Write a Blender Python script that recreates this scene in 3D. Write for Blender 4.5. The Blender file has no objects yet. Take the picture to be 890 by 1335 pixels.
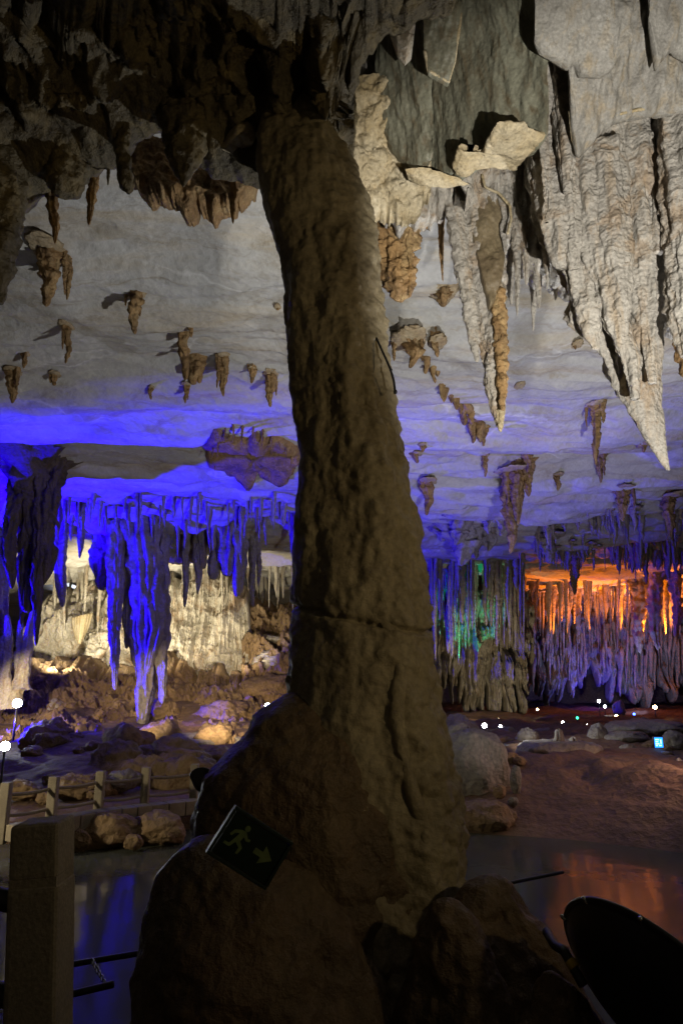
import bpy, math, random
import numpy as np
from mathutils import Vector, Matrix

R = math.radians
SC = bpy.context.scene
COL = SC.collection

# ------------------------------------------------------------------ camera
CAM = np.array((0.0, 0.0, 1.65))
PITCH = R(14.0)
F = 890.0
cam = bpy.data.cameras.new('camera')
cam.sensor_fit = 'VERTICAL'
cam.sensor_height = 36.0
cam.sensor_width = 24.0
cam.lens = 24.0
cam.clip_start = 0.05
cam.clip_end = 300
camo = bpy.data.objects.new('camera', cam)
COL.objects.link(camo)
camo.location = CAM
camo.rotation_euler = (R(90) + PITCH, 0, 0)
SC.camera = camo

# ------------------------------------------------------------------ world, exposure
W = bpy.data.worlds.new('World')
SC.world = W
W.use_nodes = True
bg = W.node_tree.nodes['Background']
bg.inputs['Color'].default_value = (1.0, 0.82, 0.55, 1)     # even warm ambient fill, added in place of bounced light
bg.inputs['Strength'].default_value = 0.026
SC.view_settings.view_transform = 'Standard'
SC.view_settings.look = 'None'
SC.view_settings.exposure = 0.0
SC.view_settings.gamma = 1.0
SC.cycles.use_denoising = True
SC.cycles.max_bounces = 4
SC.cycles.diffuse_bounces = 3
SC.cycles.glossy_bounces = 2
SC.cycles.sample_clamp_indirect = 3.0
SC.cycles.caustics_reflective = False
SC.cycles.caustics_refractive = False

CP, SP = math.cos(PITCH), math.sin(PITCH)


def at(px, py, Y):
    """world point(s) on the vertical plane y=Y seen at photo pixel (px, py)"""
    u = (np.asarray(px, float) - 445.0) / F
    v = (667.5 - np.asarray(py, float)) / F
    dy = CP - v * SP
    dz = SP + v * CP
    t = Y / dy
    return np.stack(np.broadcast_arrays(u * t, np.asarray(Y, float) + 0 * t, CAM[2] + dz * t), -1)


def mpp(py, Y):
    """metres per photo pixel at that depth"""
    v = (667.5 - py) / F
    return Y / (CP - v * SP) / F


CA, CB = 11.0, 0.122           # ceiling plane z = CA - CB*y


def ceil_hit(px, py):
    v = (667.5 - py) / F
    s = (SP + v * CP) / (CP - v * SP)
    Y = (CA - CAM[2]) / (s + CB)
    return at(px, py, Y), Y


def lamp(name, kind, loc, power, color, aim=None, size=None, blend=0.3, radius=0.08):
    l = bpy.data.lights.new(name, kind)
    l.energy = power
    l.color = color
    l.shadow_soft_size = radius
    if kind == 'SPOT':
        l.spot_size = R(size)
        l.spot_blend = blend
    o = bpy.data.objects.new(name, l)
    COL.objects.link(o)
    o.location = loc
    if aim is not None:
        d = Vector(aim)
        o.rotation_euler = d.to_track_quat('-Z', 'Y').to_euler()
    return o


BLUE = (0.012, 0.0, 1.0)
# black hood, lower right: holds only a dim bulb, draperies get added light
HOOD_C = at(862, 1305, 3.3)
HOOD_AX = np.array((0.745, 0.38, 0.541)); HOOD_AX /= np.linalg.norm(HOOD_AX)
FLOOD = np.array((5.2, 8.4, -0.5))            # floodlight on a stand, right of the picture
SIDE_FILL = np.array((-8.2, 9.0, 0.9))            # added fill lamp, unseen at the left, for fence and far bank
NEAR_FILL = np.array((1.95, 0.6, 1.0))            # added fill lamp, unseen right of the viewer, brightens the draperies
BLUEP = np.array((-14.0, 21.5, 0.3))        # blue lamp at the left, with added plates that block part of its light
LIGHTS = [
    ('flood_light', FLOOD, 3000, (0.97, 0.98, 1.0), (-0.18, 0.30, 0.90), 140, 0.8, 0.06),
    ('drapery_fill_light', NEAR_FILL, 2700, (1.0, 0.95, 0.86), (0.05, 0.785, 0.62), 46, 0.45, 0.05),
    ('blue_left_light', BLUEP, 25000, BLUE, (0.80, 0.05, 0.60), 106, 0.06, 0.07),
    ('side_fill_light', SIDE_FILL, 650, (1.0, 0.84, 0.56), (0.72, 0.66, -0.10), 60, 0.6, 0.1),
    ('bank_light_a', np.array((-10.5, 19.0, 1.3)), 2300, (1.0, 0.78, 0.46), (0.05, 1.0, -0.09), 46, 0.6, 0.08),
    ('bank_light_b', np.array((-6.6, 19.0, 1.2)), 1500, (1.0, 0.78, 0.46), (0.05, 1.0, -0.10), 44, 0.6, 0.08),
    ('bank_light_c', np.array((-3.6, 19.0, 1.2)), 2200, (1.0, 0.78, 0.46), (-0.05, 1.0, -0.09), 46, 0.6, 0.08),
    ('wall_light_a', at(50, 868, 27.6), 2000, (1.0, 0.87, 0.60), (0.12, 0.75, 0.50), 96, 0.3, 0.1),
    ('wall_light_b', at(170, 862, 27.6), 1700, (1.0, 0.87, 0.60), (-0.05, 0.75, 0.50), 96, 0.3, 0.1),
    ('wall_light_c', at(300, 868, 27.4), 850, (1.0, 0.86, 0.60), (-0.12, 0.8, 0.5), 84, 0.3, 0.1),
    ('far_left_white_light', at(150, 830, 36.0), 4500, (0.72, 0.80, 1.0), (0.1, 0.1, 1.0), 130, 0.6, 0.1),
    ('lilac_light', at(700, 930, 20.0), 900, (0.34, 0.32, 1.0), (0.05, 0.05, 1.0), 120, 0.8, 0.1),
    ('orange_light_b', at(748, 836, 35.3), 1100, (1.0, 0.22, 0.006), (-0.05, 0.0, 1.0), 140, 0.5, 0.1),
    ('orange_light', at(850, 838, 35.3), 2600, (1.0, 0.24, 0.006), (0.05, 0.0, 1.0), 140, 0.5, 0.1),
    ('far_blue_light', at(782, 918, 37.0), 450, (0.05, 0.02, 1.0), (0.05, 0.7, 0.5), 120, 0.6, 0.1),
    ('far_pale_light', at(840, 925, 33.0), 800, (0.42, 0.48, 1.0), (0.05, 0.8, 0.55), 110, 0.7, 0.1),
    ('green_light', at(618, 880, 30.5), 420, (0.0, 1.0, 0.45), (0.05, 0.5, 0.8), 64, 0.2, 0.05),
    ('low_warm_light', at(650, 935, 27.0), 900, (1.0, 0.82, 0.5), (0.0, 0.7, 0.25), 90, 0.6, 0.08),
    ('pile_fill_light', at(625, 925, 18.5), 260, (0.95, 0.95, 0.9), (0.8, 0.1, -0.14), 90, 0.8, 0.08),  # added fill without a lamp body, brightens the rubble
    ('bank_red_light', at(980, 945, 14.0), 360, (1.0, 0.58, 0.42), (-0.7, 0.35, -0.22), 130, 0.8, 0.1),
]
for (n, p, e, c, d, s, b, r) in LIGHTS:
    lamp(n, 'SPOT', p, e, c, d, s, b, r)
# fill lamp added out of view on the right to brighten the column
COLUMN_FILL = (3.8, 1.0, 2.6)
lamp('column_fill_light', 'SPOT', COLUMN_FILL, 165, (1.0, 0.76, 0.40), (-0.69, 0.655, 0.22), 112, 1.0, 0.10)

# ------------------------------------------------------------------ numpy noise
_rng = np.random.RandomState(7)
_perm = _rng.permutation(512).astype(np.int64)
_perm = np.concatenate([_perm, _perm, _perm])
_grad = _rng.normal(size=(512, 3)); _grad /= np.linalg.norm(_grad, axis=1)[:, None]


def _h(i, j, k):
    return _perm[_perm[_perm[i & 511] + (j & 511)] + (k & 511)] & 511


def pnoise(P):
    P = np.asarray(P, float)
    sh = P.shape[:-1]
    P = P.reshape(-1, 3)
    I = np.floor(P).astype(np.int64)
    f = P - I
    w = f * f * f * (f * (f * 6 - 15) + 10)
    out = 0
    for dx in (0, 1):
        for dy in (0, 1):
            for dz in (0, 1):
                g = _grad[_h(I[:, 0] + dx, I[:, 1] + dy, I[:, 2] + dz)]
                d = g[:, 0] * (f[:, 0] - dx) + g[:, 1] * (f[:, 1] - dy) + g[:, 2] * (f[:, 2] - dz)
                ww = (w[:, 0] if dx else 1 - w[:, 0]) * (w[:, 1] if dy else 1 - w[:, 1]) * (w[:, 2] if dz else 1 - w[:, 2])
                out = out + d * ww
    return (out * 1.5).reshape(sh)


def fbm(P, o=4, lac=2.03, gain=0.5):
    a, s, out = 1.0, 1.0, 0
    for k in range(o):
        out = out + a * pnoise(P * s + 17.3 * k)
        a *= gain; s *= lac
    return out


def ridged(P, o=4):
    a, s, out = 1.0, 1.0, 0
    for k in range(o):
        out = out + a * (1 - 2 * np.abs(pnoise(P * s + 9.1 * k)))
        a *= 0.5; s *= 2.1
    return out / 1.6


_wj = _rng.rand(512, 3)


def worley(P):
    P = np.asarray(P, float); sh = P.shape[:-1]
    P = P.reshape(-1, 3)
    I = np.floor(P).astype(np.int64)
    best = np.full(len(P), 9.0)
    for dx in (-1, 0, 1):
        for dy in (-1, 0, 1):
            for dz in (-1, 0, 1):
                J = I + (dx, dy, dz)
                q = J + _wj[_h(J[:, 0], J[:, 1], J[:, 2])]
                best = np.minimum(best, ((P - q) ** 2).sum(1))
    return np.sqrt(best).reshape(sh)


def sstep(a, b, x):
    t = np.clip((np.asarray(x, float) - a) / (b - a), 0, 1)
    return t * t * (3 - 2 * t)


def itp(pts):
    xs = np.array([p[0] for p in pts], float); ys = np.array([p[1] for p in pts], float)
    return lambda x: np.interp(x, xs, ys)


# ------------------------------------------------------------------ mesh helpers
def mesh_from(name, V, Q, smooth=True):
    V = np.ascontiguousarray(V, np.float32).reshape(-1, 3)
    me = bpy.data.meshes.new(name)
    if isinstance(Q, np.ndarray):
        Q = np.ascontiguousarray(Q, np.int32)
        n, k = Q.shape
        me.vertices.add(len(V)); me.vertices.foreach_set('co', V.ravel())
        me.loops.add(n * k); me.loops.foreach_set('vertex_index', Q.ravel())
        me.polygons.add(n)
        me.polygons.foreach_set('loop_start', np.arange(0, n * k, k, dtype=np.int32))
        me.polygons.foreach_set('loop_total', np.full(n, k, np.int32))
        me.polygons.foreach_set('use_smooth', np.full(n, smooth, bool))
        me.update(calc_edges=True)
    else:
        me.from_pydata(V.tolist(), [], Q)
        for p in me.polygons:
            p.use_smooth = smooth
    return me


def link(name, me, mat=None, parent=None):
    o = bpy.data.objects.new(name, me)
    COL.objects.link(o)
    if me is not None and mat is not None and not me.materials:
        me.materials.append(mat)
    if parent is not None:
        o.parent = parent
    return o


def tag(o, label=None, cat=None, group=None, kind=None):
    if label: o['label'] = label
    if cat: o['category'] = cat
    if group: o['group'] = group
    if kind: o['kind'] = kind
    return o


def empty(name, loc):
    o = bpy.data.objects.new(name, None)
    COL.objects.link(o)
    o.location = loc
    o.empty_display_size = 0.1
    return o


def part(name, me, mat, root):
    """mesh given in world space, made a child of an empty that only has a location"""
    me.transform(Matrix.Translation(-Vector(root.location)))
    return link(name, me, mat, root)


def gridq(nr, nc, wrap=False):
    r = np.arange(nr - 1)[:, None]; c = np.arange(nc if wrap else nc - 1)[None, :]
    c2 = (c + 1) % nc
    a = r * nc + c
    return np.stack([a, r * nc + c2, (r + 1) * nc + c2, (r + 1) * nc + c], -1).reshape(-1, 4)


def gnormals(G):
    du = np.gradient(G, axis=1); dv = np.gradient(G, axis=0)
    n = np.cross(du, dv)
    return n / (np.linalg.norm(n, axis=-1, keepdims=True) + 1e-9)


def curtain(px0, px1, nx, ya, yb, ny, Yf, thick, disp=None, cap=None, nb=5, xpinch=0.06):
    """thick rock sheet: front from edge ya(px) to free edge yb(px), round the free edge, back again.
    Yf(px,py)=distance.  cap=(dy,z): extra last row that joins the back to the rock above"""
    px = np.linspace(px0, px1, nx)
    s = np.linspace(0, 1, ny)[:, None]
    A = ya(px)[None, :]; B = yb(px)[None, :]
    py = A + (B - A) * s
    PX = np.broadcast_to(px[None, :], py.shape)
    G = at(PX, py, Yf(PX, py))
    e = np.linspace(0, 1, nx)
    w = np.clip(np.minimum(e, 1 - e) / max(xpinch, 1e-4), 0, 1) ** 0.5
    th = thick * (0.15 + 0.85 * w)
    if disp is not None:
        n = gnormals(G)
        fl = np.sign((n * (CAM - G)).sum(-1, keepdims=True)); fl[fl == 0] = 1
        n = n * np.sign(fl.mean() or 1)
        G = G + n * disp(G, PX, py, s)[..., None]
    up = np.sign(G[0, :, 2].mean() - G[-1, :, 2].mean())
    rows = [G]
    last = G[-1]
    for k in range(1, 4):                       # rounding
        a = k / 3 * math.pi
        r = last.copy()
        r[:, 1] += th * 0.5 * (1 - math.cos(a))
        r[:, 2] -= up * th * 0.25 * math.sin(a)
        rows.append(r[None])
    for k in range(1, nb + 1):
        j = int(round((ny - 1) * (1 - k / nb)))
        r = G[j].copy(); r[:, 1] += th
        rows.append(r[None])
    if cap is not None:
        r = rows[-1][0].copy(); r[:, 1] += cap[0]; r[:, 2] = cap[1]
        rows.append(r[None])
    V = np.concatenate(rows, 0)
    return V.reshape(-1, 3), gridq(V.shape[0], nx)


def stal(top, bot, r0, seed, ns=20, nr=30, flute=0.22, lump=0.16, pw=0.75, bend=0.25, aspect=1.0, rot=0.0, tip=0.06, flare=0.5, embed=0.3, freq=1.0):
    """tapered dripstone from root to tip with flutes, lumps and a slight bend"""
    rs = np.random.RandomState(seed)
    top = np.asarray(top, float); bot = np.asarray(bot, float)
    L = np.linalg.norm(bot - top)
    top = top + np.array((0, 0, embed)) * (1 if top[2] > bot[2] else -1)
    t = np.linspace(0, 1, nr)[:, None]
    th = np.linspace(0, 2 * math.pi, ns, endpoint=False)[None, :]
    off = rs.rand(3) * 60
    ctr = top + (bot - top) * t
    bx = np.stack([pnoise(np.stack([t[:, 0] * 2.2, 0 * t[:, 0] + off[0], 0 * t[:, 0] + q], -1)) for q in (0.3, 5.7)], -1)
    bx = (bx - bx[0]) * bend * r0 * 2 * np.minimum(1, (1 - t) * 4)
    ctr[:, 0] += bx[:, 0]; ctr[:, 1] += bx[:, 1]
    rad = r0 * (np.power(np.maximum(1 - t, 0), pw) * (1 + flare * np.exp(-t / 0.08)) * (1 - tip) + tip)
    rad = rad * (1 + 0.22 * fbm(np.stack([t * 5 * freq, 0 * t + off[1], 0 * t + 2.2], -1), 3))
    c, s_ = np.cos(th), np.sin(th)
    dx = np.broadcast_to(c, (nr, ns)); dy = np.broadcast_to(s_, (nr, ns)); tt = np.broadcast_to(t, (nr, ns))
    lr = L / max(r0, 1e-3)
    fl = fbm(np.stack([dx * 1.7 + off[0], dy * 1.7 + off[1], tt * lr * 0.10 + off[2]], -1), 3)
    lp = fbm(np.stack([dx * 1.5 + off[2], dy * 1.5 + off[0], tt * lr * 0.9 * freq + off[1]], -1), 3)
    rr = rad * (1 + flute * 1.6 * fl + lump * 1.5 * lp)
    rr[-1] *= 0.15
    x = rr * dx * aspect; y = rr * dy
    cr, sr = math.cos(rot), math.sin(rot)
    V = np.stack([ctr[:, 0:1] + x * cr - y * sr, ctr[:, 1:2] + x * sr + y * cr, np.broadcast_to(ctr[:, 2:3], (nr, ns)) + 0.15 * rr * lp], -1)
    return V.reshape(-1, 3), gridq(nr, ns, True)


def join(parts):
    Vs, Qs, n = [], [], 0
    for V, Q in parts:
        Vs.append(V); Qs.append(Q + n); n += len(V)
    return np.concatenate(Vs), np.concatenate(Qs)


def boulder(c, sx, sy, sz, seed, nt=36, npz=22, facets=13, rough=0.10, soft=0.35):
    rs = np.random.RandomState(seed)
    th = np.linspace(0, 2 * math.pi, nt, endpoint=False)[None, :]
    ph = np.linspace(0.02, math.pi - 0.02, npz)[:, None]
    D = np.stack([np.sin(ph) * np.cos(th), np.sin(ph) * np.sin(th), np.cos(ph) + 0 * th], -1)
    n = rs.normal(size=(facets, 3)); n /= np.linalg.norm(n, axis=1)[:, None]
    d = 0.62 + 0.3 * rs.rand(facets)
    k = np.maximum(D @ n.T, 1e-3)
    r = np.minimum((d / k).min(-1), 1.0)
    r = r * (1 - soft) + soft * 0.85
    P = D * r[..., None]
    P = P * (1 + rough * fbm(D * 2.2 + rs.rand(3) * 40, 4) + 0.35 * rough * ridged(D * 4 + rs.rand(3) * 40, 3))[..., None]
    V = P * (sx, sy, sz) + np.asarray(c)
    return V.reshape(-1, 3), gridq(npz, nt, True)


def tube(pts, r, ns=8, smooth=True):
    pts = np.asarray(pts, float)
    n = len(pts)
    T = np.gradient(pts, axis=0); T /= np.linalg.norm(T, axis=1)[:, None] + 1e-9
    ref = np.array((0, 0, 1.0)) if abs(T[:, 2]).mean() < 0.8 else np.array((1.0, 0, 0))
    A = np.cross(T, ref); A /= np.linalg.norm(A, axis=1)[:, None] + 1e-9
    B = np.cross(T, A)
    a = np.linspace(0, 2 * math.pi, ns, endpoint=False)
    rr = np.broadcast_to(np.asarray(r, float), (n,))
    V = pts[:, None] + rr[:, None, None] * (np.cos(a)[None, :, None] * A[:, None] + np.sin(a)[None, :, None] * B[:, None])
    V = np.concatenate([np.repeat(pts[:1], ns, 0)[None], V, np.repeat(pts[-1:], ns, 0)[None]])
    return V.reshape(-1, 3), gridq(n + 2, ns, True)


def lathe(prof, ns=32, origin=(0, 0, 0), axis=(0, 0, 1)):
    prof = np.asarray(prof, float)
    a = np.linspace(0, 2 * math.pi, ns, endpoint=False)
    V = np.stack([prof[:, 0:1] * np.cos(a), prof[:, 0:1] * np.sin(a), np.broadcast_to(prof[:, 1:2], (len(prof), ns))], -1).reshape(-1, 3)
    q = np.array(Vector(axis).to_track_quat('Z', 'Y').to_matrix())
    return V @ q.T + np.asarray(origin), gridq(len(prof), ns, True)


def box(c, s, bev=0.0, M=None):
    """bevelled box as a bmesh-free mesh (chamfer by profile)"""
    import bmesh
    bm = bmesh.new()
    bmesh.ops.create_cube(bm, size=1)
    for v in bm.verts:
        v.co = Vector((v.co.x * s[0], v.co.y * s[1], v.co.z * s[2]))
    if bev:
        bmesh.ops.bevel(bm, geom=bm.edges[:], offset=bev, segments=3, affect='EDGES', profile=0.6)
    if M is not None:
        bm.transform(M)
    bmesh.ops.translate(bm, verts=bm.verts, vec=Vector(c))
    me = bpy.data.meshes.new('box')
    bm.to_mesh(me); bm.free()
    return me


# ------------------------------------------------------------------ materials
MATS = {}


def rock(name, a, b, c=None, scale=0.6, bump=0.5, bscale=9.0, rough=0.7, streak=0.0, smap=(4, 4, 0.35), spec=0.3, dirt=None, dscale=1.5, damt=0.55, veins=None):
    m = bpy.data.materials.new(name); m.use_nodes = True
    nt = m.node_tree; N = nt.nodes; Lk = nt.links.new
    bs = N['Principled BSDF']
    geo = N.new('ShaderNodeNewGeometry')
    def noise(sc, det=6, ro=0.6, vec=None, dist=0.0):
        n = N.new('ShaderNodeTexNoise'); n.inputs['Scale'].default_value = sc
        n.inputs['Detail'].default_value = det; n.inputs['Roughness'].default_value = ro
        n.inputs['Distortion'].default_value = dist
        Lk(vec if vec is not None else geo.outputs['Position'], n.inputs['Vector']); return n
    def ramp(src, p0, p1, c0=(0, 0, 0, 1), c1=(1, 1, 1, 1)):
        r = N.new('ShaderNodeValToRGB'); r.color_ramp.elements[0].position = p0; r.color_ramp.elements[1].position = p1
        r.color_ramp.elements[0].color = c0; r.color_ramp.elements[1].color = c1
        Lk(src, r.inputs['Fac']); return r
    def mix(fac, ca, cb, mode='MIX'):
        x = N.new('ShaderNodeMix'); x.data_type = 'RGBA'; x.blend_type = mode
        if isinstance(fac, float): x.inputs[0].default_value = fac
        else: Lk(fac, x.inputs[0])
        for i, v in ((6, ca), (7, cb)):
            if isinstance(v, tuple): x.inputs[i].default_value = (*v, 1) if len(v) == 3 else v
            else: Lk(v, x.inputs[i])
        return x.outputs[2]
    n1 = noise(scale, 5, 0.62, dist=0.4)
    colr = mix(ramp(n1.outputs['Fac'], 0.36, 0.64).outputs['Color'], a, b)
    mp = N.new('ShaderNodeMapping'); mp.inputs['Scale'].default_value = smap
    Lk(geo.outputs['Position'], mp.inputs['Vector'])
    n2 = noise(1.0, 5, 0.65, mp.outputs['Vector'], 0.6)
    if c is not None:
        r2 = ramp(n2.outputs['Fac'], 0.50, 0.68)
        mm = N.new('ShaderNodeMath'); mm.operation = 'MULTIPLY'; mm.inputs[1].default_value = streak
        Lk(r2.outputs['Color'], mm.inputs[0])
        colr = mix(mm.outputs[0], colr, c)
    if dirt is not None:
        n4 = noise(dscale, 6, 0.7, dist=1.2)
        mm = N.new('ShaderNodeMath'); mm.operation = 'MULTIPLY'; mm.inputs[1].default_value = damt
        Lk(ramp(n4.outputs['Fac'], 0.53, 0.62).outputs['Color'], mm.inputs[0])
        colr = mix(mm.outputs[0], colr, dirt)
    if veins is not None:
        mv = N.new('ShaderNodeMapping'); mv.inputs['Scale'].default_value = (0.10, 0.42, 0.4); mv.inputs['Rotation'].default_value = (0, 0, 0.32)
        wob = noise(0.5, 4, 0.6)
        av = N.new('ShaderNodeMix'); av.data_type = 'RGBA'; av.blend_type = 'LINEAR_LIGHT'; av.inputs[0].default_value = 0.8
        Lk(geo.outputs['Position'], av.inputs[6]); Lk(wob.outputs['Color'], av.inputs[7])
        Lk(av.outputs[2], mv.inputs['Vector'])
        vv = N.new('ShaderNodeTexVoronoi'); vv.feature = 'DISTANCE_TO_EDGE'; vv.inputs['Scale'].default_value = 1.0
        Lk(mv.outputs['Vector'], vv.inputs['Vector'])
        rv = ramp(vv.outputs['Distance'], 0.0, 0.018, (0.6, 0.6, 0.6, 1), (0, 0, 0, 1))
        br = noise(0.25, 3, 0.5)
        mq = N.new('ShaderNodeMath'); mq.operation = 'MULTIPLY'
        Lk(rv.outputs['Color'], mq.inputs[0]); Lk(ramp(br.outputs['Fac'], 0.45, 0.6).outputs['Color'], mq.inputs[1])
        colr = mix(mq.outputs[0], colr, veins)
        # thin bedding streaks, warm and dark
        ms = N.new('ShaderNodeMapping'); ms.inputs['Scale'].default_value = (0.12, 2.6, 1.0); ms.inputs['Rotation'].default_value = (0, 0, 0.18)
        Lk(av.outputs[2], ms.inputs['Vector'])
        ns_ = noise(1.0, 6, 0.7, ms.outputs['Vector'], 0.3)
        colr = mix(ramp(ns_.outputs['Fac'], 0.54, 0.74, (0, 0, 0, 1), (0.8, 0.8, 0.8, 1)).outputs['Color'], colr, (0.27, 0.21, 0.12))
        colr = mix(ramp(ns_.outputs['Fac'], 0.26, 0.44, (0.5, 0.5, 0.5, 1), (0, 0, 0, 1)).outputs['Color'], colr, (0.60, 0.59, 0.56))
    n3 = noise(bscale * 2.3, 3, 0.7)
    colr = mix(0.3 if veins is not None else 0.75, colr, ramp(n3.outputs['Fac'], 0.25, 0.75, (0.55, 0.55, 0.55, 1), (1.25, 1.25, 1.25, 1)).outputs['Color'], 'MULTIPLY')
    Lk(colr, bs.inputs['Base Color'])
    rr = ramp(n2.outputs['Fac'], 0.3, 0.7, (rough - 0.15,) * 3 + (1,), (min(1, rough + 0.12),) * 3 + (1,))
    Lk(rr.outputs['Color'], bs.inputs['Roughness'])
    bs.inputs['Specular IOR Level'].default_value = spec
    nb = noise(bscale, 5, 0.68)
    vo = N.new('ShaderNodeTexVoronoi'); vo.inputs['Scale'].default_value = bscale * 1.6
    Lk(geo.outputs['Position'], vo.inputs['Vector'])
    ad = N.new('ShaderNodeMath'); ad.operation = 'MULTIPLY_ADD'; ad.inputs[1].default_value = 0.35
    Lk(vo.outputs['Distance'], ad.inputs[0]); Lk(nb.outputs['Fac'], ad.inputs[2])
    bp = N.new('ShaderNodeBump'); bp.inputs['Strength'].default_value = bump; bp.inputs['Distance'].default_value = 0.6 / bscale
    Lk(ad.outputs[0], bp.inputs['Height']); Lk(bp.outputs['Normal'], bs.inputs['Normal'])
    MATS[name] = m
    return m


def plain(name, col, rough=0.5, metal=0.0, spec=0.5, bump=0.0, bscale=30, emit=None, es=0):
    m = bpy.data.materials.new(name); m.use_nodes = True
    nt = m.node_tree; N = nt.nodes; Lk = nt.links.new
    bs = N['Principled BSDF']
    tc = N.new('ShaderNodeNewGeometry')
    n = N.new('ShaderNodeTexNoise'); n.inputs['Scale'].default_value = bscale; n.inputs['Detail'].default_value = 6
    Lk(tc.outputs['Position'], n.inputs['Vector'])
    r = N.new('ShaderNodeValToRGB')
    r.color_ramp.elements[0].color = tuple(0.72 * k for k in col) + (1,)
    r.color_ramp.elements[1].color = tuple(min(1, 1.2 * k) for k in col) + (1,)
    r.color_ramp.elements[0].position = 0.3; r.color_ramp.elements[1].position = 0.7
    Lk(n.outputs['Fac'], r.inputs['Fac']); Lk(r.outputs['Color'], bs.inputs['Base Color'])
    bs.inputs['Roughness'].default_value = rough; bs.inputs['Metallic'].default_value = metal
    bs.inputs['Specular IOR Level'].default_value = spec
    if bump:
        bp = N.new('ShaderNodeBump'); bp.inputs['Strength'].default_value = bump; bp.inputs['Distance'].default_value = 0.01
        Lk(n.outputs['Fac'], bp.inputs['Height']); Lk(bp.outputs['Normal'], bs.inputs['Normal'])
    if emit:
        bs.inputs['Emission Color'].default_value = (*emit, 1); bs.inputs['Emission Strength'].default_value = es
    MATS[name] = m
    return m


rock('ceiling_rock', (0.52, 0.51, 0.48), (0.40, 0.39, 0.36), (0.50, 0.38, 0.20), scale=0.35, bump=0.35, bscale=3.5, streak=0.45, smap=(0.22, 1.1, 0.8), rough=0.85, spec=0.1, dirt=(0.24, 0.20, 0.13), dscale=0.45, damt=0.35, veins=(0.70, 0.69, 0.66))
rock('pale_rock', (0.50, 0.47, 0.40), (0.36, 0.33, 0.27), (0.30, 0.19, 0.09), scale=1.0, bump=0.8, bscale=6, streak=0.55, rough=0.65, dirt=(0.22, 0.12, 0.05), dscale=0.5, damt=0.6)
rock('mud_rock', (0.27, 0.18, 0.095), (0.17, 0.115, 0.064), (0.36, 0.28, 0.18), scale=0.5, bump=0.9, bscale=4, streak=0.4, smap=(0.6, 0.6, 1.2), rough=0.7)
rock('ground_mud', (0.18, 0.105, 0.06), (0.10, 0.065, 0.042), (0.24, 0.17, 0.11), scale=0.5, bump=0.5, bscale=3.5, streak=0.4, smap=(0.5, 0.5, 1), rough=0.75)
rock('grey_rock', (0.26, 0.24, 0.21), (0.17, 0.15, 0.125), (0.30, 0.26, 0.19), scale=0.9, bump=0.8, bscale=6, streak=0.4, rough=0.6)
rock('brown_crust', (0.38, 0.235, 0.10), (0.19, 0.115, 0.052), (0.50, 0.38, 0.20), scale=2.5, bump=1.0, bscale=9, streak=0.5, smap=(6, 6, 1.2), rough=0.75)
rock('stain_crust', (0.42, 0.33, 0.20), (0.34, 0.25, 0.14), (0.46, 0.40, 0.29), scale=2.0, bump=0.7, bscale=7, streak=0.6, smap=(3, 3, 2), rough=0.8)
rock('drip_rock', (0.40, 0.36, 0.29), (0.28, 0.23, 0.17), (0.33, 0.20, 0.09), scale=1.4, bump=0.8, bscale=8, streak=0.5, rough=0.6)
rock('far_drip_rock', (0.40, 0.37, 0.33), (0.26, 0.23, 0.19), (0.30, 0.20, 0.10), scale=1.0, bump=0.7, bscale=4, streak=0.5, smap=(2, 2, 0.2), rough=0.65)
rock('drapery_rock', (0.44, 0.415, 0.37), (0.32, 0.30, 0.27), (0.36, 0.25, 0.13), scale=1.1, bump=0.9, bscale=16, streak=0.5, smap=(7, 7, 0.6), rough=0.6, dirt=(0.27, 0.17, 0.08), dscale=1.6, damt=0.5)
rock('sheet_rock', (0.30, 0.29, 0.265), (0.22, 0.21, 0.19), (0.30, 0.23, 0.13), scale=0.9, bump=0.55, bscale=20, streak=0.5, smap=(8, 8, 0.4), rough=0.6)
rock('flank_rock', (0.21, 0.17, 0.105), (0.15, 0.115, 0.07), (0.12, 0.10, 0.05), scale=1.0, bump=0.4, bscale=14, streak=0.5, smap=(6, 6, 0.6), rough=0.5)
rock('panel_rock', (0.20, 0.20, 0.15), (0.13, 0.125, 0.09), (0.10, 0.07, 0.035), scale=0.8, bump=0.35, bscale=14, streak=0.8, smap=(9, 9, 0.3), rough=0.5)
rock('cream_crust', (0.46, 0.40, 0.28), (0.36, 0.29, 0.17), (0.36, 0.25, 0.10), scale=2.5, bump=0.7, bscale=14, streak=0.35, smap=(5, 5, 3), rough=0.7)
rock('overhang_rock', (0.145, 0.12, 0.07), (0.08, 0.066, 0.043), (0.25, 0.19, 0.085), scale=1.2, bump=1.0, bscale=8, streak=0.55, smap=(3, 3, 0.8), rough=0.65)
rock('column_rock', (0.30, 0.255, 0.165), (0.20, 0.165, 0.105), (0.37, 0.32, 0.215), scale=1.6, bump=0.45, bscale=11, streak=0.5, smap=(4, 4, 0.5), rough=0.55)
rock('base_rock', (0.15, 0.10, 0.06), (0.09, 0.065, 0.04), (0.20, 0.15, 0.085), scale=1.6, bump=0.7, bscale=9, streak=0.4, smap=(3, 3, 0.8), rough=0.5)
rock('dark_drip_rock', (0.13, 0.10, 0.075), (0.08, 0.06, 0.045), (0.18, 0.13, 0.08), scale=1.4, bump=0.8, bscale=6, streak=0.5, rough=0.65)
rock('post_stone', (0.30, 0.26, 0.19), (0.23, 0.20, 0.15), (0.17, 0.14, 0.10), scale=3.0, bump=0.3, bscale=40, streak=0.4, smap=(5, 5, 2), rough=0.8)
plain('black_paint', (0.018, 0.018, 0.02), rough=0.28, spec=0.6, bump=0.1, bscale=25)
plain('black_rubber', (0.012, 0.012, 0.014), rough=0.5)
plain('dark_metal', (0.045, 0.042, 0.05), rough=0.35, metal=0.7, bump=0.15)
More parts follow.
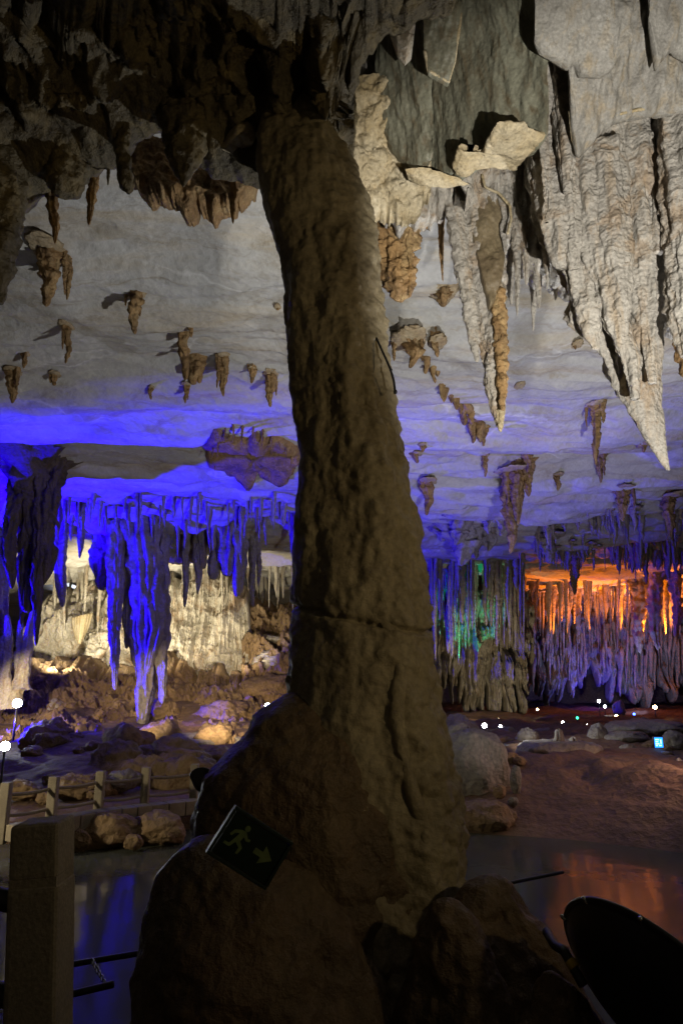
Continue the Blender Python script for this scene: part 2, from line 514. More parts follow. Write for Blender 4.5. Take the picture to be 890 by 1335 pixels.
plain('steel', (0.45, 0.45, 0.46), rough=0.25, metal=1.0)
plain('yellow_tape', (0.45, 0.30, 0.03), rough=0.6)
plain('sign_green', (0.006, 0.014, 0.009), rough=0.3)
plain('sign_frame_green', (0.010, 0.020, 0.014), rough=0.35)
plain('sign_pale', (0.10, 0.14, 0.05), rough=0.5)
plain('white_lens', (0.9, 0.9, 0.9), rough=0.3, emit=(0.92, 0.97, 1.0), es=230)
plain('warm_lens', (0.9, 0.8, 0.6), rough=0.3, emit=(1.0, 0.72, 0.35), es=120)
plain('dim_lens', (0.8, 0.75, 0.6), rough=0.3, emit=(1.0, 0.85, 0.6), es=2.0)
plain('dim_blue_lens', (0.1, 0.2, 0.8), rough=0.3, emit=(0.05, 0.1, 1.0), es=2.0)
plain('green_lens', (0.1, 0.8, 0.3), rough=0.3, emit=(0.03, 1.0, 0.35), es=10)
plain('blue_lens', (0.1, 0.2, 0.9), rough=0.3, emit=(0.05, 0.12, 1.0), es=14)
plain('screen_blue', (0.05, 0.2, 0.8), rough=0.3, emit=(0.02, 0.22, 1.0), es=3.0)
plain('screen_pale', (0.5, 0.8, 0.9), rough=0.3, emit=(0.45, 0.85, 1.0), es=3.0)

wm = bpy.data.materials.new('pond_water'); wm.use_nodes = True
_n = wm.node_tree.nodes; _b = _n['Principled BSDF']
_b.inputs['Base Color'].default_value = (0.070, 0.074, 0.058, 1); _b.inputs['Roughness'].default_value = 0.09
_b.inputs['IOR'].default_value = 1.33; _b.inputs['Specular IOR Level'].default_value = 0.13
_g = _n.new('ShaderNodeNewGeometry')
_t = _n.new('ShaderNodeTexNoise'); _t.inputs['Scale'].default_value = 2.2; _t.inputs['Detail'].default_value = 3
_p = _n.new('ShaderNodeBump'); _p.inputs['Strength'].default_value = 0.10; _p.inputs['Distance'].default_value = 0.05
wm.node_tree.links.new(_g.outputs['Position'], _t.inputs['Vector'])
wm.node_tree.links.new(_t.outputs['Fac'], _p.inputs['Height'])
wm.node_tree.links.new(_p.outputs['Normal'], _b.inputs['Normal'])
MATS['pond_water'] = wm
M = MATS

# ------------------------------------------------------------------ setting: ceiling
nx, ny = 420, 520
xs = np.linspace(-34, 34, nx)
ys = np.concatenate([np.linspace(-4, 6, 40, endpoint=False), np.linspace(6, 50, ny - 40)])
X, Yg = np.meshgrid(xs, ys)
P = np.stack([X, Yg, 0 * X], -1)
Z = CA - CB * Yg
Z = Z + 0.30 * fbm(P * (0.10, 0.16, 1), 3)
bed = fbm(P * (0.16, 0.75, 1) + 3.0, 4)
Z = Z + 0.09 * bed
q2 = 3.0 * fbm(P * (0.14, 0.55, 1) + 31.0, 4)
Z = Z + 0.10 * (np.floor(q2) + sstep(0.8, 1.0, q2 - np.floor(q2)))
far = sstep(15, 25, Yg)
q = (CA - CB * Yg) * 0 + 0.9 * fbm(P * (0.09, 0.33, 1) + 11.0, 4)
step = (np.floor(q * 4) + sstep(0.75, 1.0, q * 4 - np.floor(q * 4))) / 4
Z = Z + far * (1 - 0.85 * sstep(30, 35, Yg)) * 0.75 * step
Z = Z + 0.022 * fbm(P * 1.6, 4) + far * 0.06 * ridged(P * (0.5, 1.6, 1), 4)
# the roof comes down to the sides and the far end
Z = Z - 0.0 * X
Z = Z - 6.0 * sstep(22, 33, np.abs(X)) - 3.5 * sstep(42, 50, Yg)
ceil_me = mesh_from('ceiling', np.stack([X, Yg, Z], -1), gridq(ny, nx))
tag(link('ceiling', ceil_me, M['ceiling_rock']), kind='structure')


def ceil_z(x, y):
    j = np.clip(np.searchsorted(xs, x), 0, nx - 1); i = np.clip(np.searchsorted(ys, y), 0, ny - 1)
    return Z[i, j]


# ------------------------------------------------------------------ setting: ground, pond
WATER = -1.0
sp = [(-150, 1102), (0, 1100), (66, 1093), (128, 1088), (188, 1084), (250, 1080), (420, 1076), (600, 1085), (680, 1090), (760, 1096), (890, 1112), (1050, 1135)]
shp = []
for (px, py) in sp:
    v = (667.5 - py) / F
    s = (SP + v * CP) / (CP - v * SP)
    Ys = (WATER - CAM[2]) / s
    shp.append((float(at(px, py, Ys)[0]), Ys))
shp = [(-30, shp[0][1])] + shp + [(30, shp[-1][1] - 1.5)]
shoreY = itp(shp)
gx, gy = 460, 520
xs2 = np.linspace(-34, 34, gx); ys2 = np.linspace(-3, 50, gy)
X2, Y2 = np.meshgrid(xs2, ys2)
P2 = np.stack([X2, Y2, 0 * X2], -1)


def ground_base(x, y):
    d = y - shoreY(x)
    left = np.interp(d, [-1.6, -0.25, 0.05, 0.5, 2.2, 6.5, 10, 14, 18, 40], [-1.8, -1.35, -0.75, -0.58, -0.56, -0.30, -0.15, 0.2, 1.2, 1.5])
    right = np.interp(d, [-3.0, 0.0, 1.2, 3.2, 9, 17, 40], [-1.9, -1.0, -0.72, -0.22, 0.02, 0.05, 0.2])
    w = sstep(-2.0, 0.5, x)
    z = left * (1 - w) + right * w
    near = np.interp(y, [2.7, 3.5], [0.0, -1.9])
    return np.where(y < 3.5, near, np.maximum(z, -1.9))


Z2 = ground_base(X2, Y2)
nz = fbm(P2 * 0.35 + 4, 5)
amp = np.where(Y2 < 3.3, 0.01, np.where(X2 > -1, 0.28, 0.10 + 0.14 * sstep(2.2, 5, Y2 - shoreY(X2)))) * sstep(-0.3, 2.5, Y2 - shoreY(X2) + 99 * (Y2 < 3.3))
Z2 = Z2 + amp * nz + 0.45 * amp * ridged(P2 * 0.9, 5)
tag(link('ground', mesh_from('ground', np.stack([X2, Y2, Z2], -1), gridq(gy, gx)), M['ground_mud']), kind='structure')


def ground_z(x, y):
    j = np.clip(np.searchsorted(xs2, x), 0, gx - 1); i = np.clip(np.searchsorted(ys2, y), 0, gy - 1)
    return float(Z2[i, j])


wv = np.array([(-34, 2.9, WATER), (34, 2.9, WATER), (34, 19, WATER), (-34, 19, WATER)], float)
tag(link('pond_water', mesh_from('pond_water', wv, np.array([[0, 1, 2, 3]]), False), M['pond_water']), kind='structure')

# far end wall of the cave
V, Q = curtain(-250, 1150, 160, lambda x: 960 + 0 * x, lambda x: 700 + 0 * x, 50, lambda x, y: 47 + 0 * x, 0.8, lambda G, a, b, s: 1.6 * fbm(G * 0.18, 5) + 0.5 * ridged(G * (1, 1, 0.3), 3))
tag(link('cave_wall', mesh_from('cave_wall', V, Q), M['mud_rock']), kind='structure')



def pix_lathe(tab, Y, seed, ns=64, nr=140, flute=0.10, fz=0.25, ffreq=2.0, lump=0.04, lfreq=5.0, pop=0.0, popf=7.0, depth=1.0, Yoff=None, popmask=None):
    """dripstone whose outline is given as (py, left, right) rows, at distance Y; flutes, lumps and popcorn knobs are real relief"""
    tab = sorted(tab)
    pys = np.array([t[0] for t in tab], float)
    py = np.linspace(pys[0], pys[-1], nr)
    xl = np.interp(py, pys, [t[1] for t in tab]); xr = np.interp(py, pys, [t[2] for t in tab])
    k = np.ones(5) / 5
    if nr > 40:
        xl[2:-2] = np.convolve(xl, k, 'valid'); xr[2:-2] = np.convolve(xr, k, 'valid')
    Yc = Y + (np.interp(py, [o[0] for o in Yoff], [o[1] for o in Yoff]) if Yoff else 0 * py)
    C = at((xl + xr) / 2, py, Yc)
    v = (667.5 - py) / F
    r = (xr - xl) / 2 * (Yc / (CP - v * SP)) / F
    th = np.linspace(0, 2 * math.pi, ns, endpoint=False)
    D = np.stack([np.cos(th), np.sin(th), 0 * th], -1)[None]
    off = np.random.RandomState(seed).rand(3) * 50
    base = C[:, None] + D * r[:, None, None] * (1, depth, 1)
    R_ = r[:, None]
    N_ = fbm(base * np.array((ffreq, ffreq, ffreq * fz)) + off, 4)
    L_ = fbm(base * lfreq + off[::-1], 4)
    h = flute * N_ + lump * L_
    if pop:
        w = worley(base * popf + off) + 0.5 * worley(base * popf * 2.1 + off)
        pm = 1.0 if popmask is None else popmask(base, th[None])
        h = h + pop * pm * np.clip(0.75 - w, -0.3, 0.8)
    soft = np.minimum(1, R_ / (0.35 * R_.max() + 1e-6))
    V = base + D * (h * soft)[..., None]
    e0 = np.repeat(V[:1].mean(1, keepdims=True), ns, 1); e1 = np.repeat(V[-1:].mean(1, keepdims=True), ns, 1)
    up = 1.0 if C[0, 2] > C[-1, 2] else -1.0
    m0 = e0 + (V[:1] - e0) * 0.6; m0[..., 2] += 0.16 * up * r[0]; e0[..., 2] += 0.24 * up * r[0]
    V = np.concatenate([e0, m0, V, e1])
    return V.reshape(-1, 3), gridq(nr + 3, ns, True)


# ------------------------------------------------------------------ dark overhang above the viewer, upper left and centre
ov_bot = itp([(-300, 250), (-60, 250), (0, 235), (50, 190), (100, 175), (150, 150), (166, 112), (190, 104), (212, 112), (240, 150), (270, 178), (300, 180), (330, 192), (380, 205), (428, 190), (444, 130), (458, 60), (475, 10), (500, -30), (540, -60), (610, -90)])
ov_Y = itp([(-420, 2.3), (-200, 3.0), (0, 3.9), (120, 4.6), (260, 5.1)])


def ov_disp(G, a, b, s):
    edge = 1 - 0.6 * sstep(0.9, 1.0, s)
    d = 0.34 * fbm(G * 0.9, 4) + 0.24 * ridged(G * (2.4, 1.6, 0.9) + 5, 4) + 0.09 * fbm(G * 5, 4) + 0.06 * (0.6 - worley(G * 5))
    # folds that run down to the head of the column
    f = np.exp(-((a - 400) / 90) ** 2)
    d = d + f * 0.20 * np.cos((a - 380 + 0.22 * (200 - b)) / 11.0) * sstep(-50, 120, b)
    return d * edge


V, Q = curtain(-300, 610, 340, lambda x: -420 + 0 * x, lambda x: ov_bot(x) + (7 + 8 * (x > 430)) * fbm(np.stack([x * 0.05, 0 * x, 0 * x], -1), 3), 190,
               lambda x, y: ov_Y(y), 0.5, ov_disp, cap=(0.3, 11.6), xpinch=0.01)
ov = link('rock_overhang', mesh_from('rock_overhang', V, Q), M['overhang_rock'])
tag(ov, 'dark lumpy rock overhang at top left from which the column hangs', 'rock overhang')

# right-hand wall of flowstone behind the draperies
rw_bot = itp([(380, 150), (440, 235), (480, 262), (520, 270), (560, 258), (590, 245), (620, 262), (660, 285), (700, 335), (740, 350), (780, 380), (860, 400), (1000, 420), (1250, 430)])
rw_Y = itp([(-420, 3.0), (-200, 4.2), (0, 5.35), (250, 6.1), (420, 6.3)])


def rw_disp(G, a, b, s):
    fl = fbm(G * (5.5, 3.0, 0.55) + 2, 4)
    return 0.17 * fl + 0.05 * fbm(G * 7, 3) + 0.10 * ridged(G * (2, 2, 0.5), 3)


V, Q = curtain(380, 1250, 420, lambda x: -420 + 0 * x, lambda x: rw_bot(x) + 16 * fbm(np.stack([x * 0.06, 0 * x + 3, 0 * x], -1), 3), 190,
               lambda x, y: rw_Y(y), 0.45, rw_disp, cap=(0.3, 11.6), xpinch=0.01)
tag(link('flowstone_wall', mesh_from('flowstone_wall', V, Q), M['drapery_rock']),
    'grey fluted flowstone mass filling the top right corner', 'flowstone')

# ------------------------------------------------------------------ the great column
col_tab = [(120, 335, 425), (160, 340, 432), (185, 333, 440), (200, 330, 450), (240, 333, 470), (300, 350, 484), (350, 365, 491), (400, 371, 496), (450, 375, 502), (500, 378, 507), (550, 383, 513), (600, 388, 523), (650, 384, 532),
           (700, 384, 540), (750, 386, 547), (800, 388, 557), (850, 385, 566), (900, 382, 575), (950, 380, 582), (1000, 378, 590), (1050, 375, 596), (1100, 372, 600), (1150, 365, 603), (1200, 355, 608), (1260, 345, 615), (1340, 335, 640), (1480, 320, 680)]
col_root = empty('limestone_column', at(480, 1335, 4.3))


def col_mask(B, th):
    return 0.35 + 0.65 * sstep(-0.3, 0.7, np.cos(th) - 0.25 * np.sin(th))


V, Q = pix_lathe(col_tab, 4.75, 3, ns=200, nr=520, flute=0.065, fz=0.22, ffreq=2.6, lump=0.022, lfreq=4.5, pop=0.045, popf=9.0, depth=0.9, popmask=col_mask,
                 Yoff=[(120, 0.1), (300, 0.0), (900, -0.15), (1480, -0.45)])
# the crack that runs round the shaft
G = V.reshape(523, 200, 3)[2:522]
thc = np.linspace(0, 2 * math.pi, 200, endpoint=False)
pyc = np.linspace(120, 1480, 520)[:, None]
crack_line = 806 + 22 * np.sin(thc + 2.2)[None] * 0.9 + 5 * fbm(np.stack([np.cos(thc) * 3, np.sin(thc) * 3, 0 * thc], -1), 3)[None]
crack = np.exp(-((pyc - crack_line) / 3.2) ** 2)
ctr = G.mean(1, keepdims=True)
G = G + (ctr - G) * (0.12 * crack)[..., None]
part('shaft', mesh_from('shaft', G, gridq(520, 200, True)), M['column_rock'], col_root)
# raised ribs running down the face of the shaft
for i, (pts, r) in enumerate([([(492, 800), (512, 830), (520, 880), (516, 940), (530, 1010), (552, 1080), (566, 1160)], 0.050),
                              ([(428, 260), (432, 330), (436, 400), (430, 470), (448, 540), (440, 610)], 0.045),
                              ([(470, 470), (486, 540), (492, 610), (508, 680)], 0.05)]):
    pr = np.array(pts, float)
    tq = np.linspace(0, 1, 60)
    px = np.interp(tq, np.linspace(0, 1, len(pr)), pr[:, 0]); py = np.interp(tq, np.linspace(0, 1, len(pr)), pr[:, 1])
    Yr = np.interp(py, [120, 300, 900, 1480], [4.85, 4.75, 4.6, 4.3])
    hw = np.interp(py, [t[0] for t in sorted(col_tab)], [(t[2] - t[1]) / 2 for t in sorted(col_tab)])
    cx = np.interp(py, [t[0] for t in sorted(col_tab)], [(t[2] + t[1]) / 2 for t in sorted(col_tab)])
    rad = hw * Yr / F * 0.9
    e = np.clip((px - cx) / hw, -0.95, 0.95)
    Yp = Yr - rad * np.sqrt(1 - e * e) + 0.035
    c3 = at(px, py, Yp)
    rr = r * (0.25 + 0.75 * np.sin(np.pi * tq) ** 0.6) * (1 + 0.3 * fbm(np.stack([tq * 7, 0 * tq + i, 0 * tq], -1), 3))
    V, Q = tube(c3, rr, 14)
    V = V + 0.012 * fbm(V * 9, 3)[:, None]
    part('rib', mesh_from('rib', V, Q), M['column_rock'], col_root)
# the mounds of the foot
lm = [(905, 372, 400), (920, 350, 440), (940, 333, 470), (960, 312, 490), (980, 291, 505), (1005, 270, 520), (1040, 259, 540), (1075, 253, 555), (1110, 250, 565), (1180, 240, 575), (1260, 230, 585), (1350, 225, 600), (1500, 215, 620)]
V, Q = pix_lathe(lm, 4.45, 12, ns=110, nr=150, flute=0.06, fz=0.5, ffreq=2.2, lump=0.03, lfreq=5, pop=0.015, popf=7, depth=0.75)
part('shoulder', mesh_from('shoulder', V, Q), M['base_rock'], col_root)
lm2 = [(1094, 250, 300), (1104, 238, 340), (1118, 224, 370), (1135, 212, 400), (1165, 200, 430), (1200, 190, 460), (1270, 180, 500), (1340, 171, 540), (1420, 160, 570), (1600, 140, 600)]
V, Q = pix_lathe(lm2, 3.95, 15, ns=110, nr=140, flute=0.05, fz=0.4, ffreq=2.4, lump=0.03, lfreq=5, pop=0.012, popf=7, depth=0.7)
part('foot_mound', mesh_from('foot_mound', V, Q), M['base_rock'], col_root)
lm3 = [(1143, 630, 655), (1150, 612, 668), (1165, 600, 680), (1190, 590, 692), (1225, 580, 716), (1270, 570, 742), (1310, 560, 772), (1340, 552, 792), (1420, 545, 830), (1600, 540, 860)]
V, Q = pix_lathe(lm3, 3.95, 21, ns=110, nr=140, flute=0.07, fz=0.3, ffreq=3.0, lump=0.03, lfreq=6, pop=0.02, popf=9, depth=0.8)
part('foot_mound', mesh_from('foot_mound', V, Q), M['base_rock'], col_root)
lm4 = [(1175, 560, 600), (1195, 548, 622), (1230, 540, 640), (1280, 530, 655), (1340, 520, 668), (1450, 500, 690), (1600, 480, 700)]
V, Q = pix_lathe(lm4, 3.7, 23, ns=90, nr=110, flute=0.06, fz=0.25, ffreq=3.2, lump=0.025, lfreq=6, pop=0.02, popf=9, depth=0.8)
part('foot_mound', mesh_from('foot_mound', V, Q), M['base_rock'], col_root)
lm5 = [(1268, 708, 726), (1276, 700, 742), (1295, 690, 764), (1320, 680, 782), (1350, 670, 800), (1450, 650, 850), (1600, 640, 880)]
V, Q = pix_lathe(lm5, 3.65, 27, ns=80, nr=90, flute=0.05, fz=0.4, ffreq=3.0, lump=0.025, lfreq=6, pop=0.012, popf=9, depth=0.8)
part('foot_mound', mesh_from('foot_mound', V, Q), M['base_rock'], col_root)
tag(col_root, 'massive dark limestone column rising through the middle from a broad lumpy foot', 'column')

# ------------------------------------------------------------------ near draperies, upper right
def thing_pl(name, label, cat, tab, Y, seed, mat, group=None, **k):
    V, Q = pix_lathe(tab, Y, seed, **k)
    return tag(link(name, mesh_from(name, V, Q), M[mat]), label, cat, group)


big = empty('giant_stalactite', at(790, 150, 5.75))
V, Q = pix_lathe([(60, 705, 890), (150, 700, 895), (200, 692, 900), (240, 692, 900), (300, 702, 890), (350, 716, 876), (400, 736, 866), (450, 768, 858), (490, 794, 853), (530, 820, 856), (570, 843, 862), (600, 860, 869), (613, 869, 872)],
                 5.75, 31, ns=240, nr=380, flute=0.20, fz=0.10, ffreq=3.4, lump=0.03, lfreq=6, pop=0.006, popf=16, depth=0.55)
part('body', mesh_from('body', V, Q), M['drapery_rock'], big)
for (tab, Y, sd) in [
    ([(150, 690, 740), (230, 694, 742), (300, 712, 752), (360, 738, 770), (410, 756, 782), (455, 772, 782)], 5.55, 32),
    ([(170, 745, 790), (240, 742, 794), (320, 752, 800), (400, 778, 816), (470, 806, 828), (520, 822, 830)], 5.46, 33),
    ([(170, 800, 850), (240, 802, 856), (320, 814, 860), (390, 826, 862), (450, 838, 860), (500, 846, 856)], 5.47, 34),
    ([(190, 775, 805), (260, 774, 812), (330, 786, 822), (380, 800, 822), (420, 812, 818)], 5.36, 35),
    ([(160, 838, 868), (230, 840, 872), (290, 846, 870), (330, 854, 864)], 5.36, 36),
    ([(10, 694, 748), (100, 696, 750), (200, 698, 752), (280, 706, 754), (330, 718, 748), (350, 728, 740)], 5.50, 38),
    ([(40, 716, 740), (120, 718, 744), (200, 722, 746), (250, 728, 742)], 5.26, 39),
    ([(60, 698, 716), (150, 700, 720), (230, 704, 722), (290, 710, 718)], 5.28, 40),
    ([(200, 712, 742), (260, 716, 750), (310, 730, 756), (350, 744, 754)], 5.42, 37)]:
    V, Q = pix_lathe(tab, Y, sd, ns=84, nr=190, flute=0.08, fz=0.10, ffreq=6, lump=0.02, lfreq=7, pop=0.006, popf=15, depth=0.7)
    part('fluted_rib', mesh_from('fluted_rib', V, Q), M['drapery_rock'], big)
tag(big, 'largest pale grey stalactite at right, ribbed, tapering to a sharp white point', 'stalactite')

thing_pl('stalactite', 'thick grey stalactite cut by the right edge of the picture', 'stalactite',
         [(60, 850, 980), (150, 854, 975), (250, 858, 965), (330, 862, 955), (400, 870, 940), (440, 878, 930), (462, 888, 918)], 5.2, 41, 'drapery_rock', ns=110, nr=200, flute=0.10, fz=0.16, ffreq=4, lump=0.03, lfreq=9, pop=0.012, popf=18, depth=0.7)
thing_pl('stalactite', 'knobbly orange-brown stalactite at the right edge below the thick grey one', 'stalactite',
         [(400, 880, 920), (440, 878, 915), (470, 882, 908), (492, 888, 898)], 6.0, 42, 'brown_crust', ns=50, nr=60, flute=0.04, lump=0.03, lfreq=12, pop=0.02, popf=18)

mid = empty('ribbed_stalactite', at(622, 220, 6.35))
for (nm, tab, Y, sd, mt) in [
    ('body', [(190, 572, 672), (250, 580, 667), (300, 592, 664), (350, 603, 658), (400, 612, 656), (450, 622, 659), (500, 632, 660), (540, 643, 658), (556, 648, 655)], 6.35, 51, 'drapery_rock'),
    ('side_rib', [(240, 572, 600), (330, 588, 612), (400, 603, 621), (450, 612, 624), (472, 619, 624)], 6.2, 52, 'drapery_rock'),
    ('side_rib', [(380, 640, 660), (440, 644, 662), (500, 648, 661), (535, 652, 658)], 6.2, 53, 'brown_crust'),
    ('drip_tip', [(535, 643, 658), (548, 645, 657), (558, 648, 656), (563, 651, 654)], 6.3, 54, 'cream_crust')]:
    V, Q = pix_lathe(tab, Y, sd, ns=90, nr=220 if nm == 'body' else 90, flute=0.07 if nm == 'body' else 0.02, fz=0.2, ffreq=4.5, lump=0.025, lfreq=10, pop=0.02, popf=17, depth=0.8)
    part(nm, mesh_from(nm, V, Q), M[mt], mid)
fl_b = itp([(606, 250), (615, 300), (628, 355), (640, 392), (648, 385), (656, 335), (666, 270), (670, 225)])
V, Q = curtain(606, 670, 50, lambda x: 195 + 0 * x, fl_b, 70, lambda x, y: 6.10 + 0.00012 * (x - 640) ** 2, 0.16, lambda G, a, b, s: 0.05 * fbm(G * 3, 4) + 0.02 * fbm(G * 12, 3), xpinch=0.2)
part('smooth_flank', mesh_from('smooth_flank', V, Q), M['flank_rock'], mid)
sp_ = np.array([(628, 228), (632, 244), (650, 252), (664, 268), (666, 285), (661, 305)], float)
V, Q = tube(at(np.interp(np.linspace(0, 5, 40), range(6), sp_[:, 0]), np.interp(np.linspace(0, 5, 40), range(6), sp_[:, 1]), 5.98), 0.014, 8)
part('pale_seam', mesh_from('pale_seam', V, Q), M['cream_crust'], mid)
tag(mid, 'long brown-grey ribbed stalactite with wet white tip right of the column', 'stalactite')

# fringe between the two
fr = empty('stalactite_fringe', at(705, 260, 6.4))
rs = np.random.RandomState(5)
for (px, r0, tp, w, Y) in [(668, 250, 398, 26, 6.5), (684, 250, 372, 24, 6.3), (692, 280, 432, 18, 6.6), (705, 262, 402, 24, 6.3), (722, 282, 392, 20, 6.5), (738, 300, 384, 16, 6.2), (676, 300, 412, 14, 6.2), (714, 300, 378, 14, 6.1), (752, 320, 392, 12, 6.5), (660, 240, 330, 20, 6.1), (730, 270, 350, 16, 6.05)]:
    m = mpp(r0, Y)
    V, Q = stal(at(px, r0, Y), at(px + rs.uniform(-3, 3), tp, Y), w * m / 2, rs.randint(9999), ns=28, nr=60, pw=0.7, flute=0.25, lump=0.25, freq=1.4)
    part('stalactite', mesh_from('stalactite', V, Q), M['drapery_rock'], fr)
tag(fr, 'ragged pale fringe of short stalactites between the two largest ones', 'stalactites')

# smooth sheets of flowstone at the very top right
def sheet(name, label, px0, px1, top, bot, Yf, mat, seed, amp=0.03, thick=0.10, flute=0.02, cat='drapery', nx=90, ny=110, rim=None):
    root = empty(name, at((px0 + px1) / 2, max(-50, top), float(Yf((px0 + px1) / 2, max(top, 0)))))
    V, Q = curtain(px0, px1, nx, lambda x: top + 0 * x, bot, ny, Yf, thick,
                   lambda G, a, b, s: amp * fbm(G * (1.5, 1.5, 0.8) + seed, 3) + flute * fbm(G * (9, 6, 0.5) + seed, 3) + 0.006 * fbm(G * 14 + seed, 3), xpinch=0.10)
    part('sheet', mesh_from('sheet', V, Q), M[mat], root)
    if rim:
        x = np.linspace(px0 + 0.02 * (px1 - px0), px1 - 0.02 * (px1 - px0), 60)
        y = bot(x)
        pts = at(x, y, Yf(x, y) - 0.0)
        V, Q = tube(pts, 0.013 * (1 + 0.5 * fbm(pts * 4, 2)), 8)
        part('rim', mesh_from('rim', V, Q), M[rim], root)
    return tag(root, label, cat)


Yt = lambda off: (lambda x, y: rw_Y(y) + off)
sheet('flowstone_sheet', 'dark green-grey vertical stone panel above the cream ledge', 596, 713, -200, itp([(596, 222), (640, 192), (713, 172)]), lambda x, y: rw_Y(y) - 0.25 - 0.0048 * (x - 596), 'panel_rock', 2, amp=0.06, thick=0.25, flute=0.022)
sheet('flowstone_sheet', 'narrow dark brown stone panel left of the green-grey one', 548, 600, -120, itp([(548, 215), (575, 222), (600, 205)]), lambda x, y: rw_Y(y) - 0.12 - 0.007 * (x - 548), 'panel_rock', 12, amp=0.03, thick=0.2, flute=0.02)
sheet('flowstone_sheet', 'dull grey stone flap behind the hanging lobes, right of the column head', 492, 562, -100, itp([(492, 150), (520, 190), (545, 205), (562, 195)]), lambda x, y: rw_Y(y) - 0.25 - 0.005 * (x - 492), 'panel_rock', 22, amp=0.05, thick=0.2, flute=0.03)
sheet('hanging_lobe', 'small rounded rock lobe at the top edge, leftmost of three', 452, 492, -110, itp([(452, 15), (465, 36), (478, 38), (486, 20), (492, -20)]), Yt(-0.75), 'drip_rock', 3, thick=0.22, nx=40, ny=60, cat='rock lobe')
sheet('hanging_lobe', 'middle rounded rock lobe at the top edge with pale tip', 506, 543, -110, itp([(506, 5), (520, 45), (530, 58), (538, 50), (543, 10)]), Yt(-0.75), 'drip_rock', 5, thick=0.22, nx=40, ny=60, cat='rock lobe')
sheet('hanging_lobe', 'olive pointed stone flap with pale rim, rightmost of the top lobes', 552, 602, -110, itp([(552, 60), (558, 92), (572, 100), (584, 107), (592, 80), (602, 10)]), Yt(-0.85), 'panel_rock', 7, amp=0.02, thick=0.06, nx=50, ny=70, cat='rock lobe', rim='cream_crust')
sheet('flowstone_sheet', 'grey stone slab with straight lower edge at the top right', 698, 802, -150, itp([(698, 45), (715, 55), (730, 62), (745, 72), (755, 64), (762, 80), (802, 82)]), Yt(-0.98), 'sheet_rock', 9, amp=0.04, thick=0.15, flute=0.02)
sheet('flowstone_sheet', 'broad smooth grey stone sheet with curved pale lower edge', 736, 1010, -150, itp([(736, 90), (742, 150), (748, 198), (754, 198), (764, 188), (782, 166), (802, 150), (830, 143), (890, 140), (1010, 142)]), Yt(-0.80), 'sheet_rock', 13, amp=0.14, thick=0.12, flute=0.06, nx=140, rim='cream_crust')
sheet('flowstone_sheet', 'bluish grey stone flap in the top right corner', 846, 1010, -150, itp([(846, 20), (858, 80), (866, 66), (880, 52), (905, 70), (1010, 80)]), Yt(-1.0), 'sheet_rock', 17, amp=0.05, thick=0.12, flute=0.03)


def flat_plate(name, label, outline, z, th, mat, seed):
    pts = []
    for (px, py) in outline:
        v = (667.5 - py) / F
        s = (SP + v * CP) / (CP - v * SP)
        Y = (z - CAM[2]) / s
        pts.append(at(px, py, Y))
    pts = np.array(pts)
    # finer outline
    n = len(pts)
    fine = []
    for i in range(n):
        for t in np.linspace(0, 1, 6, endpoint=False):
            fine.append(pts[i] * (1 - t) + pts[(i + 1) % n] * t)
    fine = np.array(fine)
    c = fine.mean(0)
    nz = fbm(fine * 5 + seed, 3)
    fine[:, :2] += (fine[:, :2] - c[:2]) * (0.08 * nz + 0.05 * fbm(fine * 22 + seed, 3))[:, None]
    rings = []
    for k in (0.02, 0.2, 0.4, 0.6, 0.75, 0.87, 0.95, 1.0):
        r = c + (fine - c) * k
        r[:, 2] = z + 0.035 * fbm(r * 5 + seed, 4) + 0.03 * max(0, k - 0.85) / 0.15
        rings.append(r)
    for k in (1.0, 0.9, 0.5):
        r = c + (fine - c) * k
        r[:, 2] = z + th * (0.6 if k == 1.0 else 1.0)
        rings.append(r)
    V = np.array(rings)
    return tag(link(name, mesh_from(name, V, gridq(len(rings), len(fine), True)), M[mat]), label, 'rock ledge')


flat_plate('rock_ledge', 'bright cream flat ledge jutting out below the green-grey panel',
           [(592, 204), (597, 196), (605, 200), (603, 210), (628, 206), (634, 188), (648, 168), (664, 163), (682, 165), (692, 176), (713, 178), (704, 196), (686, 208), (672, 226), (640, 222), (612, 226), (606, 234), (592, 231)], 6.35, 0.08, 'cream_crust', 4)
flat_plate('rock_ledge', 'thin cream shelf edge left of the bright cream ledge',
           [(528, 224), (552, 222), (575, 228), (598, 236), (610, 243), (588, 246), (560, 243), (535, 240)], 6.32, 0.04, 'cream_crust', 8)
flat_plate('rock_ledge', 'small pale crusted ledge beside the head of the column',
           [(284, 196), (296, 186), (308, 174), (324, 172), (334, 182), (330, 192), (318, 192), (316, 208), (302, 205), (290, 206)], 6.0, 0.12, 'cream_crust', 9)

crm = itp([(392, 200), (420, 228), (450, 246), (470, 262), (500, 258), (530, 268), (560, 250)])
V, Q = curtain(392, 562, 150, lambda x: 95 + 0 * x, lambda x: crm(x) + 8 * fbm(np.stack([x * 0.12, 0 * x, 0 * x], -1), 3), 120, lambda x, y: rw_Y(y) - 0.30, 0.3,
               lambda G, a, b, s: 0.10 * fbm(G * 3.5, 4) + 0.05 * (0.6 - worley(G * 7)) + 0.03 * fbm(G * 15, 3), xpinch=0.1)
tag(link('crusted_rock', mesh_from('crusted_rock', V, Q), M['cream_crust']), 'yellowish white crusted rock face right of the column head', 'rock')


REPEATS = {}


def repeat(o, key, px, size):
    REPEATS.setdefault(key, []).append((px, size, o))
    return o


def ordinal(n):
    return str(n) + ('th' if 10 <= n % 100 <= 20 else {1: 'st', 2: 'nd', 3: 'rd'}.get(n % 10, 'th'))


def root_embed(p):
    return float(np.clip(ceil_z(p[0], p[1]) - p[2] + 0.15, 0.25, 3.0))


